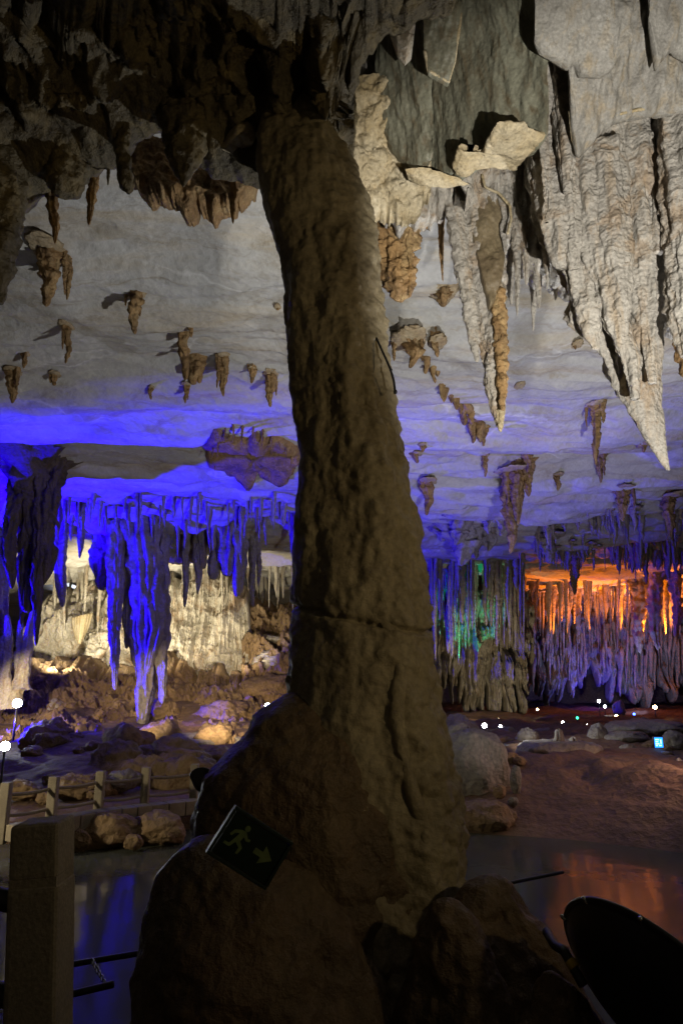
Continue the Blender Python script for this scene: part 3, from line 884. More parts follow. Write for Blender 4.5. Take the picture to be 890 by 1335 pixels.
def stal_thing(label, px, r0, tp, w, Y, mat, seed, name='stalactite', group=None, tx=None, **k):
    m = mpp(r0, Y)
    V, Q = stal(at(px, r0, Y), at(px if tx is None else tx, tp, Y), w * m / 2, seed, **k)
    return tag(link(name, mesh_from(name, V, Q), M[mat]), label, 'stalactite', group)


# brown clumps hanging beside the column
thing_pl('stalactite', 'lumpy golden-brown stalactite clump close to the right of the column top', 'stalactite',
         [(235, 478, 550), (280, 480, 548), (310, 486, 546), (340, 492, 542), (358, 500, 538), (376, 506, 532), (392, 516, 526)], 6.6, 61, 'brown_crust', ns=90, nr=120, flute=0.10, fz=0.5, ffreq=4, lump=0.05, lfreq=10, pop=0.06, popf=12, depth=0.8)
stal_thing('short pointed brown stalactite on the right side of the golden-brown clump', 533, 300, 388, 16, 6.5, 'brown_crust', 62, ns=24, nr=40)
stal_thing('thin dark brown stalactite hanging alone right of the golden-brown clump', 573, 262, 368, 13, 6.6, 'brown_crust', 63, ns=24, nr=50, tx=577)
stal_thing('short brown stalactite under the thin cream shelf edge', 556, 250, 300, 18, 6.5, 'brown_crust', 64, ns=24, nr=40)
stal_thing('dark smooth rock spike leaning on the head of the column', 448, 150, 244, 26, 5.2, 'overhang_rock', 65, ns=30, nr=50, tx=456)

# ------------------------------------------------------------------ teeth of the overhang, upper left
TL = dict(ns=60, nr=110, flute=0.05, fz=0.3, ffreq=4, lump=0.03, lfreq=8, pop=0.02, popf=12, depth=0.8)
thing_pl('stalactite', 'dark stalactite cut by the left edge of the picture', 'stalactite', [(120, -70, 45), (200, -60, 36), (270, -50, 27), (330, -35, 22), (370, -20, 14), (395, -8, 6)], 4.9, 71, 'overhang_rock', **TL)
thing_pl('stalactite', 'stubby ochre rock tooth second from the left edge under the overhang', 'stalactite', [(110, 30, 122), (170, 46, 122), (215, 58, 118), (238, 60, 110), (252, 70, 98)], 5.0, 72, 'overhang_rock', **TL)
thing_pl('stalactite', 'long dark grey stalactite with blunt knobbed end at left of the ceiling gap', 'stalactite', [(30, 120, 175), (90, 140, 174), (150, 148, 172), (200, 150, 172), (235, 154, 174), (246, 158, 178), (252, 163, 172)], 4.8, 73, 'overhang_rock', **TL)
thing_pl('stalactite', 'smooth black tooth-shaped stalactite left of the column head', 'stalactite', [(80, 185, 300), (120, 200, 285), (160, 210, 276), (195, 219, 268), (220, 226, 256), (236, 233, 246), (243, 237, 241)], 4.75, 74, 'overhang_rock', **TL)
for (lab, px, r0, tp, w, Y, mt, sd) in [
    ('ochre carrot-shaped stalactite below the stubby rock tooth', 72, 240, 318, 22, 5.3, 'brown_crust', 75),
    ('reddish brown stalactite with two short ends right of the ochre carrot-shaped one', 116, 200, 294, 26, 5.3, 'brown_crust', 76),
    ('thin spike between the reddish brown stalactite and the long grey one', 141, 180, 242, 12, 5.1, 'overhang_rock', 77),
    ('small brown stalactite just left of the column, longest of the orange crust', 304, 205, 292, 20, 6.6, 'brown_crust', 78),
    ('faint short dark spike hanging beside the left edge stalactite', 42, 180, 262, 18, 5.2, 'overhang_rock', 79)]:
    stal_thing(lab, px, r0, tp, w, Y, mt, sd, ns=32, nr=60, flute=0.25, lump=0.3, freq=1.6, pw=0.65)
oc = empty('crusted_rock', at(250, 170, 8.0))
ob = itp([(150, 200), (166, 215), (185, 232), (205, 242), (225, 248), (240, 258), (256, 246), (275, 252), (292, 244), (310, 240), (330, 225), (345, 205)])
ot = itp([(150, 130), (175, 160), (200, 178), (215, 175), (240, 150), (345, 130)])
V, Q = curtain(150, 345, 170, ot, lambda x: ob(x) + 9 * fbm(np.stack([x * 0.07, 0 * x, 0 * x], -1), 3), 80, lambda x, y: np.interp(y, [130, 260], [8.6, 7.9]), 0.5,
               lambda G, a, b, s: 0.22 * fbm(G * (1.6, 1.6, 2.4), 4) + 0.12 * (0.6 - worley(G * 3.2)) + 0.03 * fbm(G * 8, 3), xpinch=0.08)
part('crust', mesh_from('crust', V, Q), M['brown_crust'], oc)
for (px, r0, tp, w) in [(208, 235, 268, 7), (236, 245, 266, 10), (262, 240, 256, 8), (276, 240, 262, 9), (290, 236, 254, 7), (180, 222, 240, 8)]:
    m = mpp(r0, 7.9)
    V, Q = stal(at(px, r0, 8.1), at(px, tp, 8.1), w * m / 2, px, ns=14, nr=20)
    part('stalactite', mesh_from('stalactite', V, Q), M['brown_crust'], oc)
tag(oc, 'rough orange-brown crust with small drips behind the black tooth', 'rock')

# ------------------------------------------------------------------ clusters on the pale ceiling
def crust_blob(c, rx, ry, rz, seed):
    return boulder(c, rx, ry, rz, seed, nt=26, npz=14, rough=0.30, soft=0.6)


def cluster(label, px, pr, pt, w, seed, n=3, mat='brown_crust', group=None, hi=True, crust=True, spread=0.5, name='stalactite_cluster', Y=None, pw=0.7, cmat=None):
    rs = np.random.RandomState(seed)
    if Y is None:
        top, Y = ceil_hit(px, pr)
        top = at(px, pr, Y)
    else:
        top = at(px, pr, Y)
    m = mpp((pr + pt) / 2, Y)
    zc = float(ceil_z(top[0], top[1]))
    root = empty(name, top)
    W_ = w * m
    ns, nr = (26, 46) if hi else (12, 20)
    for i in range(n):
        if i == 0:
            dx, dy, ln, rr = 0, 0, 1.0, W_ * (0.5 if n == 1 else 0.36)
        else:
            dx = rs.uniform(-spread, spread) * W_; dy = rs.uniform(-0.5, 0.5) * W_
            ln = rs.uniform(0.25, 0.8); rr = W_ * rs.uniform(0.09, 0.24)
        tp = at(px, pr + (pt - pr) * ln, Y) + (dx + rs.uniform(-.05, .05) * W_, dy, 0)
        t0 = top + (dx, dy, 0)
        emb = max(0.25, float(ceil_z(t0[0], t0[1])) - t0[2] + 0.15)
        V, Q = stal(t0, tp, rr, rs.randint(99999), ns=ns, nr=nr, flute=0.30, lump=0.34, pw=pw * 0.8, embed=min(emb, 2.5), flare=0.25, bend=0.3, freq=2.0)
        part('stalactite', mesh_from('stalactite', V, Q), M[mat], root)
    if crust:
        V, Q = crust_blob((top[0], top[1], zc - 0.01), W_ * 0.55, W_ * 0.9, W_ * 0.07 + 0.03, seed)
        part('crust', mesh_from('crust', V, Q), M['stain_crust' if mat == 'brown_crust' else mat], root)
    return tag(root, label, 'stalactites', group)


for (lab, px, pr, pt, w, n) in [
    ('reddish brown stalactite clump on the pale ceiling by the left edge teeth', 62, 326, 400, 44, 5),
    ('dark brown stalactite clump with a long drip on the left pale ceiling', 175, 382, 436, 30, 4),
    ('slender brown stalactite casting a long shadow at the left of the ceiling', 86, 424, 474, 18, 2),
    ('ochre stalactite near the left edge, lower of the brown pair', 17, 482, 526, 22, 2),
    ('tiny brown stub above the lower left ochre stalactite', 31, 463, 480, 13, 2),
    ('tiny dark flat nub on the left ceiling below the slender brown stalactite', 71, 491, 503, 14, 2),
    ('small tapering brown stalactite between the hooked one and the column', 291, 482, 517, 21, 3),
    ('two tiny knobs below the hooked brown stalactite', 242, 510, 526, 12, 2),
    ('single small brown knob beside the column on the left ceiling', 328, 488, 500, 11, 1),
    ('ragged brown stalactite nearest the left side of the column', 353, 497, 531, 20, 3),
    ('minute brown speck of a stalactite left of the two tiny knobs', 197, 512, 521, 8, 1),
    ('dark little rock nub peeking out at the left flank of the column', 362, 392, 405, 10, 1)]:
    cluster(lab, px, pr, pt, w, px * 7 + pr, n)
# hooked one: a curved chain of lumps
hk = empty('stalactite_cluster', at(243, 425, ceil_hit(243, 425)[1]))
for (px, pr, pt, w) in [(247, 424, 440, 12), (240, 436, 464, 22), (234, 452, 466, 14), (240, 462, 496, 16), (250, 486, 502, 26), (258, 488, 500, 14)]:
    Yk = ceil_hit(243, pr)[1]
    m = mpp(pr, Yk)
    V, Q = stal(at(px, pr, Yk), at(px + 2, pt, Yk), w * m / 2, px + pr, ns=20, nr=30, lump=0.35, pw=0.5, embed=0.5)
    part('stalactite', mesh_from('stalactite', V, Q), M['brown_crust'], hk)
tag(hk, 'hooked chain of ochre lumps on the middle of the left ceiling', 'stalactites')

# brown dome-like shell on the ceiling left of the column
dc, dY = ceil_hit(330, 592)
de = empty('rock_shell', dc)
mm_ = mpp(592, dY)
th = np.linspace(0, 2 * math.pi, 72, endpoint=False)
rings = []
for k, dz in [(1.0, 0.25), (1.0, 0.0), (0.93, -0.10), (0.8, -0.16), (0.55, -0.20), (0.25, -0.21), (0.02, -0.21)]:
    wob = (0.62 + 0.38 * np.abs(np.cos(th)) ** 0.8) * 1.08 + 0.16 * fbm(np.stack([np.cos(th) * 2, np.sin(th) * 2, 0 * th], -1), 3)
    x = dc[0] + 58 * mm_ * k * np.cos(th) * wob; y = dc[1] + 2.0 * k * np.sin(th) * wob
    z = np.array([float(ceil_z(a, b)) for a, b in zip(x, y)]) - 0.08 + dz * (0.7 - 0.5 * np.sin(th)) + 0.16 * fbm(np.stack([x, y, 0 * x], -1) * 1.3, 4)
    rings.append(np.stack([x, y, z], -1))
part('shell', mesh_from('shell', np.array(rings), gridq(len(rings), 72, True)), M['brown_crust'], de)
for i, a in enumerate(np.linspace(2.9, 6.2, 16)):
    x = dc[0] + 54 * mm_ * math.cos(a); y = dc[1] + 1.85 * math.sin(a)
    zt = float(ceil_z(x, y)) - 0.05
    V, Q = stal((x, y, zt), (x, y, zt - 0.32 - 0.15 * (i % 3)), 0.05, i, ns=8, nr=12)
    part('stalactite', mesh_from('stalactite', V, Q), M['brown_crust'], de)
tag(de, 'eye-shaped brown rock shell in the blue ceiling left of the column', 'rock shell')

# right of the column
for (lab, px, pr, pt, w, n) in [
    ('orange-brown crust with blunt drips nearest the right side of the column', 533, 432, 480, 44, 6),
    ('orange-brown drip right of the blunt-dripped crust', 570, 430, 466, 24, 3),
    ('small orange bracket of rock on the ceiling above the brown crust', 580, 378, 400, 36, 3),
    ('small ochre stub on the ceiling between the two great stalactites', 750, 434, 456, 15, 2),
    ('faint ochre knob under the ragged pale fringe', 676, 487, 502, 14, 2),
    ('slim pale brown stalactite alone left of the great tip', 775, 524, 606, 22, 4),
    ('tiny brown stub, upper of two beside the column at right', 550, 575, 590, 12, 1),
    ('tiny brown stub, lower of two beside the column at right', 543, 592, 604, 13, 1),
    ('tapering ochre stalactite close to the column below the two tiny stubs', 556, 620, 672, 26, 3),
    ('long double ochre stalactite on the lavender ceiling', 665, 614, 722, 38, 6),
    ('little ochre knob above the long double stalactite', 687, 600, 616, 12, 1),
    ('small square ochre stub right of the long double stalactite', 727, 618, 640, 14, 2),
    ('small ochre stub just left below the great white tip', 783, 606, 630, 18, 2),
    ('brown stub half hidden behind the great white tip', 838, 566, 590, 18, 2),
    ('forked ochre stalactite below the great white tip', 810, 630, 680, 28, 4),
    ('pale ochre stalactite cut by the right edge below the great tip', 874, 640, 700, 26, 4),
    ('small ochre stub right of the tiny pair beside the column', 632, 604, 622, 12, 2)]:
    cluster(lab, px, pr, pt, w, px * 5 + pr, n)
# slanting brown ridge of crust
rg = empty('crust_ridge', at(590, 510, ceil_hit(590, 510)[1]))
rs = np.random.RandomState(4)
for i, t in enumerate(np.linspace(0, 1, 13)):
    px = 552 + 72 * t + rs.uniform(-3, 3); pr = 455 + 98 * t + rs.uniform(-5, 5)
    Yk = ceil_hit(px, pr)[1]
    m = mpp(pr, Yk)
    V, Q = stal(at(px, pr, Yk), at(px + rs.uniform(-2, 2), pr + rs.uniform(16, 32), Yk), rs.uniform(6, 10) * m, 100 + i, ns=18, nr=24, lump=0.4, pw=0.55, embed=0.5)
    part('stalactite', mesh_from('stalactite', V, Q), M['brown_crust'], rg)
tq = np.linspace(0, 1, 40)
rp = np.array([at(552 + 72 * t, 452 + 98 * t, ceil_hit(552 + 72 * t, 452 + 98 * t)[1]) for t in tq])
V, Q = tube(rp, 0.09 * (1 + 0.7 * fbm(rp * 2.5, 3)), 14)
V = V + 0.05 * fbm(V * 6, 3)[:, None]
part('crust', mesh_from('crust', V, Q), M['brown_crust'], rg)
tag(rg, 'slanting ridge of orange-brown crust on the ceiling beside the ribbed stalactite', 'rock')
cluster('thin dark drip at the lower end of the slanting brown ridge', 630, 556, 582, 11, 91, 1)

# ------------------------------------------------------------------ fringes and dense hanging stalactites, right middle
cluster('broad flat fringe of grey stalactites right beside the column at mid height', 602, 676, 738, 70, 301, 12, 'far_drip_rock', spread=0.6)
cluster('arched ochre cluster left of the dense right-hand stalactites', 716, 690, 735, 34, 302, 5, 'drip_rock')
cluster('narrow drooping cluster hanging lower than the arched ochre one', 748, 726, 775, 22, 303, 4, 'drip_rock')
rs = np.random.RandomState(77)
for i in range(170):
    px = rs.uniform(690, 905); pr = rs.uniform(650, 765) + max(0, 800 - px) * 0.22
    pr = min(pr, 722)
    if px < 790: pr = min(pr, 705)
    ln = rs.choice([12, 16, 22, 28, 40])
    repeat(cluster('grey-ochre stalactite of the dense hanging crowd above the orange glow', px, pr, pr + ln, rs.choice([3, 5, 7, 10, 15]), 400 + i, rs.randint(2, 5), 'drip_rock', group='dense crowd of stalactites at right', hi=False, crust=rs.rand() < 0.5), 'crowd', px, ln)
for (lab, px, pr, pt, w, n, mt) in [
    ('thick brown stalactite in front of the orange glow, leftmost of three', 833, 755, 852, 22, 1, 'drip_rock'),
    ('thick brown stalactite in front of the orange glow, middle of three', 857, 750, 848, 20, 1, 'drip_rock'),
    ('thick brown stalactite in front of the orange glow, rightmost of three', 879, 748, 830, 18, 1, 'drip_rock'),
    ('broad orange-lit stalactite below the glow hanging before the blue curtain', 816, 782, 850, 22, 2, 'drip_rock'),
    ('slim orange-lit stalactite left of the broad orange-lit one', 754, 780, 840, 15, 2, 'drip_rock'),
    ('thin orange-lit stalactite furthest left under the glow', 717, 775, 816, 8, 1, 'drip_rock')]:
    cluster(lab, px, pr, pt, w, 700 + px, n, mt, crust=False)
for i in range(130):
    px = 560 + 122 * ((i * 0.618) % 1) + rs.uniform(-4, 4)
    pr = rs.uniform(715, 765)
    pt = pr + rs.uniform(30, 125) * (1.15 if px < 600 else 1.0)
    repeat(cluster('thin violet stalactite in the row directly right of the column', px, pr, pt, rs.choice([3, 4, 5, 6, 8, 11]), 800 + i, rs.randint(1, 3), 'far_drip_rock', group='violet row right of the column', hi=False, crust=False, pw=0.45), 'violet', px, pt - pr)

# fluted stone mass below the violet row, with the small lit grotto
def rock_face(name, label, px0, px1, ya, yb, Yf, mat, seed, thick=1.0, big_=0.8, fl=0.3, fine=0.12, nx=150, ny=110, cat='rock face', rag=0, sx=1.0):
    V, Q = curtain(px0, px1, nx, ya, lambda x: yb(x) + rag * fbm(np.stack([x * 0.15, 0 * x + seed, 0 * x], -1), 4), ny, Yf, thick,
                   lambda G, a, b, s: big_ * fbm(G * 0.35 * sx + seed, 4) + fl * fbm(G * (2.2 * sx, 1.2, 0.25) + seed, 4) + fine * ridged(G * 1.6 + seed, 4), xpinch=0.08)
    return tag(link(name, mesh_from(name, V, Q), M[mat]), label, cat)


rock_face('fluted_rock', 'greenish fluted rock mass with ragged hem under the violet row', 560, 694, lambda x: 770 + 0 * x, itp([(560, 905), (590, 885), (620, 915), (660, 920), (694, 880)]), lambda x, y: 33.5 + 0.0 * x, 'far_drip_rock', 4, rag=60, big_=0.9, fl=0.8, fine=0.25, sx=2.4, nx=260, ny=130)
rock_face('stalactite_curtain', 'far wide curtain of blue-lit stalactites across the right background', 672, 960, itp([(672, 776), (760, 778), (890, 780), (960, 780)]), itp([(672, 880), (720, 898), (770, 868), (800, 888), (830, 905), (860, 882), (960, 890)]), lambda x, y: 39.5 + 0 * x, 'far_drip_rock', 9, rag=46, big_=0.9, fl=0.5, fine=0.3, nx=420, ny=120, cat='stalactites', sx=1.3)
for i in range(210):
    px = 680 + 230 * ((i * 0.618) % 1)
    if i % 3 == 0:                                  # from the roof in front of the curtain
        pr = rs.uniform(757, 775); pt = pr + rs.uniform(20, 75)
        Yk = ceil_hit(px, pr)[1]
        t0 = at(px, pr, Yk); emb = root_embed(t0); fl_ = 0.2
    else:                                           # growing out of the face of the curtain
        pr = rs.uniform(795, 862); pt = pr + rs.uniform(18, 52)
        Yk = rs.uniform(38.6, 39.3)
        t0 = at(px, pr, Yk); emb = 0.3; fl_ = -0.95
    m = mpp(pr, Yk)
    V, Q = stal(t0, at(px + rs.uniform(-2, 2), pt, Yk), rs.choice([1.0, 1.4, 2.0, 2.8, 4.5]) * m, 5000 + i, ns=12, nr=22, pw=0.6, embed=emb, flare=fl_, bend=0.2)
    repeat(tag(link('stalactite', mesh_from('stalactite', V, Q), M['far_drip_rock']), 'slender stalactite standing out from the far blue-lit curtain', 'stalactite', 'slender stalactites of the far blue curtain'), 'far', px, pt - pr)

# ------------------------------------------------------------------ blue bay on the left
Yd = 20.8
dk = empty('stalactite_cluster', at(40, 612, Yd))
for (px, r0, tp, w, tx) in [(40, 606, 800, 50, 36), (22, 612, 768, 26, 16), (52, 640, 842, 22, 47), (62, 600, 760, 22, 58), (72, 608, 690, 14, 78), (30, 640, 815, 22, 28)]:
    m = mpp(r0, Yd)
    V, Q = stal(at(px, r0, Yd), at(tx, tp, Yd), w * m / 2, px + tp, ns=36, nr=80, pw=0.55, flute=0.3, lump=0.3, embed=root_embed(at(px, r0, Yd)), flare=1.3, bend=0.6)
    part('stalactite', mesh_from('stalactite', V, Q), M['dark_drip_rock'], dk)
tag(dk, 'big dark unlit stalactite cluster near the left edge against the blue', 'stalactites')
HB = dict(ns=40, nr=90, flute=0.3, lump=0.22, flare=0.3)
blue = [
    ('wide blue stalactite cut by the left edge', 6, 690, 832, 26, 26.5, 8, 0.5),
    ('smooth blue stalactite just right of the dark cluster', 76, 655, 792, 26, 26.0, 82, 0.6),
    ('blue curtain-like stalactite left of the tallest blue one', 132, 668, 770, 44, 26.5, 134, 0.45),
    ('dark shaded stalactite hanging between the blue curtain and the tallest blue one', 156, 662, 744, 16, 26.0, 158, 0.4),
    ('thin brown stalactite in front of the blue curtain with flared top', 106, 625, 728, 14, 24.0, 104, 0.6),
    ('long thin blue stalactite left of the tallest blue one', 150, 730, 900, 20, 25.6, 150, 0.35),
    ('narrow blue stalactite below the shelf right of the tallest blue one', 241, 720, 792, 12, 27.0, 241, 0.5),
    ('short dark blue stalactite right of the narrow blue one', 257, 715, 775, 13, 27.0, 258, 0.5),
    ('narrow blue stalactite close to the left side of the column', 330, 715, 792, 11, 28.0, 330, 0.5),
    ('wavy blue stalactite beside the narrow one near the column', 338, 700, 765, 9, 28.0, 337, 0.5)]
for (lab, px, r0, tp, w, Y, tx, pw) in blue:
    stal_thing(lab, px, r0, tp, w, Y, 'far_drip_rock', px + tp, tx=tx, pw=pw, embed=root_embed(at(px, r0, Y)), **HB)
tb = empty('stalactite_cluster', at(185, 700, 25.6))
for (px, r0, tp, w, tx, pw) in [(182, 700, 952, 42, 184, 0.42), (168, 705, 846, 26, 165, 0.45), (196, 705, 880, 30, 192, 0.45), (208, 715, 918, 22, 211, 0.4), (214, 705, 770, 18, 216, 0.5), (176, 740, 870, 24, 178, 0.4)]:
    m = mpp(r0, 26.0)
    V, Q = stal(at(px, r0, 26.0 + (0.7 if px > 203 else 0)), at(tx, tp, 26.0), w * m / 2, px * 3 + tp, pw=pw, ns=44, nr=110, flute=0.34, lump=0.26, embed=1.6, flare=0.2, bend=0.5)
    part('stalactite', mesh_from('stalactite', V, Q), M['far_drip_rock'], tb)
tag(tb, 'tallest bright blue stalactite cluster reaching almost to the brown rock', 'stalactites')
fb = empty('fluted_stalactite', at(285, 672, 27.0))
for (px, r0, tp, w, tx) in [(262, 668, 742, 26, 264), (276, 668, 756, 30, 278), (292, 668, 752, 32, 296), (305, 668, 778, 24, 309), (284, 670, 735, 24, 284), (312, 670, 750, 14, 314)]:
    m = mpp(r0, 27)
    V, Q = stal(at(px, r0, 27 + rs.uniform(-.4, .4)), at(tx, tp, 27), w * m / 2, px * 3 + tp, pw=0.35, ns=36, nr=70, flute=0.35, lump=0.12, embed=1.0)
    part('stalactite', mesh_from('stalactite', V, Q), M['far_drip_rock'], fb)
tag(fb, 'broad fluted blue stalactite group with shaded right side left of the column', 'stalactites')


def shelf(label, px0, px1, pt, pb, Y, seed):
    V, Q = curtain(px0, px1, 90, lambda x: pt + 0 * x, lambda x: pb + 6 * fbm(np.stack([x * 0.06, 0 * x + seed, 0 * x], -1), 3), 30, lambda x, y: Y + 0 * x, 1.2,
                   lambda G, a, b, s: 0.3 * fbm(G * 0.8, 4) + 0.12 * ridged(G * (1.5, 1.5, 3), 3), xpinch=0.2)
    return tag(link('rock_shelf', mesh_from('rock_shelf', V, Q), M['far_drip_rock']), label, 'rock shelf')


shelf('blue-lit rock shelf above the tallest blue stalactites', 150, 268, 640, 722, 27.4, 3)
shelf('low dark rock shelf beside the column in the blue bay', 318, 400, 650, 690, 28.5, 6)
for i in range(70):
    px = 60 + 330 * ((i * 0.618) % 1)
    pr = rs.uniform(636, 690); pt = pr + rs.uniform(16, 55)
    Yk = ceil_hit(px, pr)[1]
    m = mpp(pr, Yk)
    t0 = at(px, pr, Yk)
    V, Q = stal(t0, at(px + rs.uniform(-2, 2), pt, Yk), rs.uniform(2, 5) * m, 6000 + i, ns=12, nr=20, pw=0.6, flare=0.1, embed=max(0.4, float(ceil_z(t0[0], t0[1]) - t0[2]) + 0.2))
    repeat(tag(link('stalactite', mesh_from('stalactite', V, Q), M['far_drip_rock']), 'small slender stalactite in the blue-lit ceiling left of the column', 'stalactite', 'small stalactites of the blue bay'), 'bay', px, pt - pr)
for i in range(46):
    px = 70 + 315 * ((i * 0.618 + 0.3) % 1)
    pr = rs.uniform(735, 765); pt = pr + rs.uniform(25, 70)
    Yk = rs.uniform(32, 35)
    m = mpp(pr, Yk)
    t0 = at(px, pr, Yk)
    V, Q = stal(t0, at(px + rs.uniform(-2, 2), pt, Yk), rs.uniform(2.0, 4.5) * m, 6500 + i, ns=12, nr=20, pw=0.6, flare=0.1, embed=max(0.4, float(ceil_z(t0[0], t0[1]) - t0[2]) + 0.2))
    repeat(tag(link('stalactite', mesh_from('stalactite', V, Q), M['pale_rock']), 'thin pale stalactite hanging far behind the blue ones', 'stalactite', 'pale stalactites far behind the blue bay'), 'pale', px, pt - pr)

bankY = itp([(880, 30.5), (930, 27.9), (955, 26.8), (985, 23.6), (1002, 22.2), (1035, 16.0)])
# pale wall and brown bank of the left side
rock_face('rock_bluff', 'pale cream rock face behind the blue stalactites', 40, 226, lambda x: 925 + 0 * x, itp([(40, 830), (60, 795), (85, 778), (110, 765), (150, 762), (190, 770), (226, 775)]), lambda x, y: 32.3 + 0.010 * (925 - y), 'pale_rock', 2, big_=1.0, fl=0.25, fine=0.35, nx=220, ny=200, rag=10, thick=2)
rock_face('rock_bluff', 'fluted grey and cream flowstone bluff left of the column', 214, 334, lambda x: 925 + 0 * x, itp([(214, 775), (240, 755), (270, 745), (300, 752), (318, 775), (326, 830), (334, 880)]), lambda x, y: 31.6 + 0.006 * (925 - y), 'pale_rock', 14, big_=0.8, fl=0.55, fine=0.2, nx=180, ny=200, rag=10, thick=2)
rock_face('rock_bank', 'brown clay-coloured rock bank below the pale rock face', -140, 345, lambda x: 1002 + 0 * x, itp([(-140, 860), (0, 885), (40, 905), (100, 892), (160, 885), (230, 882), (300, 898), (345, 930)]), lambda x, y: bankY(y), 'mud_rock', 6, big_=0.8, fl=0.2, fine=0.55, nx=340, ny=170, thick=2.5, cat='rock bank')


def rockt(label, px, py, w, h, Y, mat, seed, name='boulder', group=None, dep=0.9, hi=False, **k):
    m = mpp(py, Y)
    V, Q = boulder(at(px, py, Y), w * m / 2 * 1.12, w * m / 2 * dep, h * m / 2 * 1.12, seed, nt=56 if hi else 36, npz=34 if hi else 22, **k)
    return tag(link(name, mesh_from(name, V, Q), M[mat]), label, 'boulder', group)


for (lab, px, py, w, h, Y, mt) in [
    ('tan boulder below the pale fan stones at far left', 33, 872, 34, 26, 25.5, 'pale_rock'),
    ('grey-brown block right of the tan boulder at far left', 62, 895, 42, 34, 25.5, 'mud_rock'),
    ('sunlit-looking cream stone beside the upper left lamp', 66, 922, 34, 22, 22.5, 'pale_rock'),
    ('small cream stone under the one beside the upper left lamp', 76, 936, 14, 14, 22.2, 'pale_rock'),
    ('small cream stone left of the tan boulder', 48, 908, 14, 12, 23.5, 'pale_rock'),
    ('grey pointed stone standing behind the fence', 112, 997, 18, 30, 19, 'grey_rock'),
    ('rounded brown block with a crack below the tallest blue stalactite', 214, 934, 44, 42, 23.0, 'mud_rock'),
    ('wide brown slab at the foot of the bluff behind the right lamp', 290, 935, 70, 40, 23.5, 'mud_rock'),
    ('long grey slab sloping down to the right end of the fence', 270, 980, 130, 50, 17.5, 'grey_rock'),
    ('dark boulder left of the fence under the lower left lamp', 25, 990, 60, 40, 19.0, 'mud_rock'),
    ('brown boulder behind the second fence post', 85, 965, 50, 36, 21.0, 'mud_rock'),
    ('brown boulder behind the rightmost fence posts', 165, 985, 60, 36, 19.5, 'mud_rock')]:
    Y = float(bankY(min(py + 0.25 * h, 1000))) - 0.2
    rockt(lab, px, py, w, h, Y, mt, px * 3 + py, hi=True, rough=0.18)
for (lab, px, py, w, h, mt) in [
    ('low dark boulder behind the leftmost fence gap', 30, 1032, 46, 26, 'mud_rock'),
    ('jagged brown rock behind the fence between second and third posts', 98, 1026, 52, 30, 'mud_rock'),
    ('grey stone behind the fence between third and fourth posts', 158, 1018, 46, 26, 'grey_rock'),
    ('flat brown slab behind the fence beside the column shoulder', 225, 1012, 74, 22, 'grey_rock'),
    ('small brown stone behind the second fence post', 58, 1040, 24, 14, 'mud_rock'),
    ('small brown stone close behind the third fence post', 122, 1036, 20, 12, 'mud_rock')]:
    v_ = (667.5 - (py + 0.4 * h)) / F
    Yb = (-0.5 - CAM[2]) / ((SP + v_ * CP) / (CP - v_ * SP))
    rockt(lab, px, py, w, h, Yb, mt, px * 3 + py, hi=True, rough=0.2)
rock_face('rock_bank', 'dark olive rubble slope in the gap between the bluff and the column', 316, 420, lambda x: 935 + 0 * x, itp([(316, 840), (330, 806), (350, 800), (380, 796), (420, 800)]), lambda x, y: np.interp(y, [800, 935], [34.5, 28.5]), 'mud_rock', 26, big_=1.0, fl=0.1, fine=0.7, nx=110, ny=120, thick=2, cat='rock bank', sx=1.6)
for (lab, px, py, w, h, Y, mt) in [
    ('angular olive slab in the gap beside the column', 352, 866, 44, 34, 31.0, 'pale_rock'),
    ('flat tilted slab above the olive slab in the gap', 350, 834, 54, 14, 32.4, 'grey_rock'),
    ('small orange-lit boulder at the back of the gap', 352, 803, 18, 14, 34.3, 'mud_rock'),
    ('brown boulder lowest in the gap beside the column', 348, 902, 64, 40, 29.3, 'mud_rock')]:
    rockt(lab, px, py, w, h, Y, mt, px * 3 + py, rough=0.2, soft=0.2)
# pale fans at far left
for (lab, spec, sd) in [('pale fan of upright fluted flowstone at the far left edge', [(2, 905, 812, 12, -6), (12, 905, 800, 14, 10), (22, 895, 806, 12, 28), (32, 880, 790, 14, 44), (18, 900, 850, 12, 36), (8, 900, 828, 12, 4)], 1)]:
    rt = empty('flowstone_fan', at(18, 900, 24.5))
    for i, (px, pb, pt, w, tx) in enumerate(spec):
        m = mpp(pb, 24.5)
        V, Q = stal(at(px, pb, 24.5), at(tx, pt, 24.5), w * m / 2, 900 + i, ns=24, nr=36, pw=0.35, embed=0.5, aspect=1.2)
        part('blade', mesh_from('blade', V, Q), M['pale_rock'], rt)
    tag(rt, lab, 'flowstone')
sh = empty('shell_flowstone', at(105, 838, 32.2))
for i in range(7):
    t = i / 6
    a = np.linspace(0, 1, 20)
    px = 98 + 20 * t - 6 * (1 - t) * a + 8 * np.sin(a * 1.5) * (t - 0.3); py = 805 + 34 * a - 6 * t * (1 - a)
    V, Q = tube(at(px * (1 - a) + (104) * a, py, 32.2 - 0.3 * np.sin(t * 3.1)), 0.12 * (1.1 - 0.5 * a), 8)
    part('rib', mesh_from('rib', V, Q), M['cream_crust'], sh)
tag(sh, 'small shell-shaped white ribbed flowstone on the pale rock face', 'flowstone')

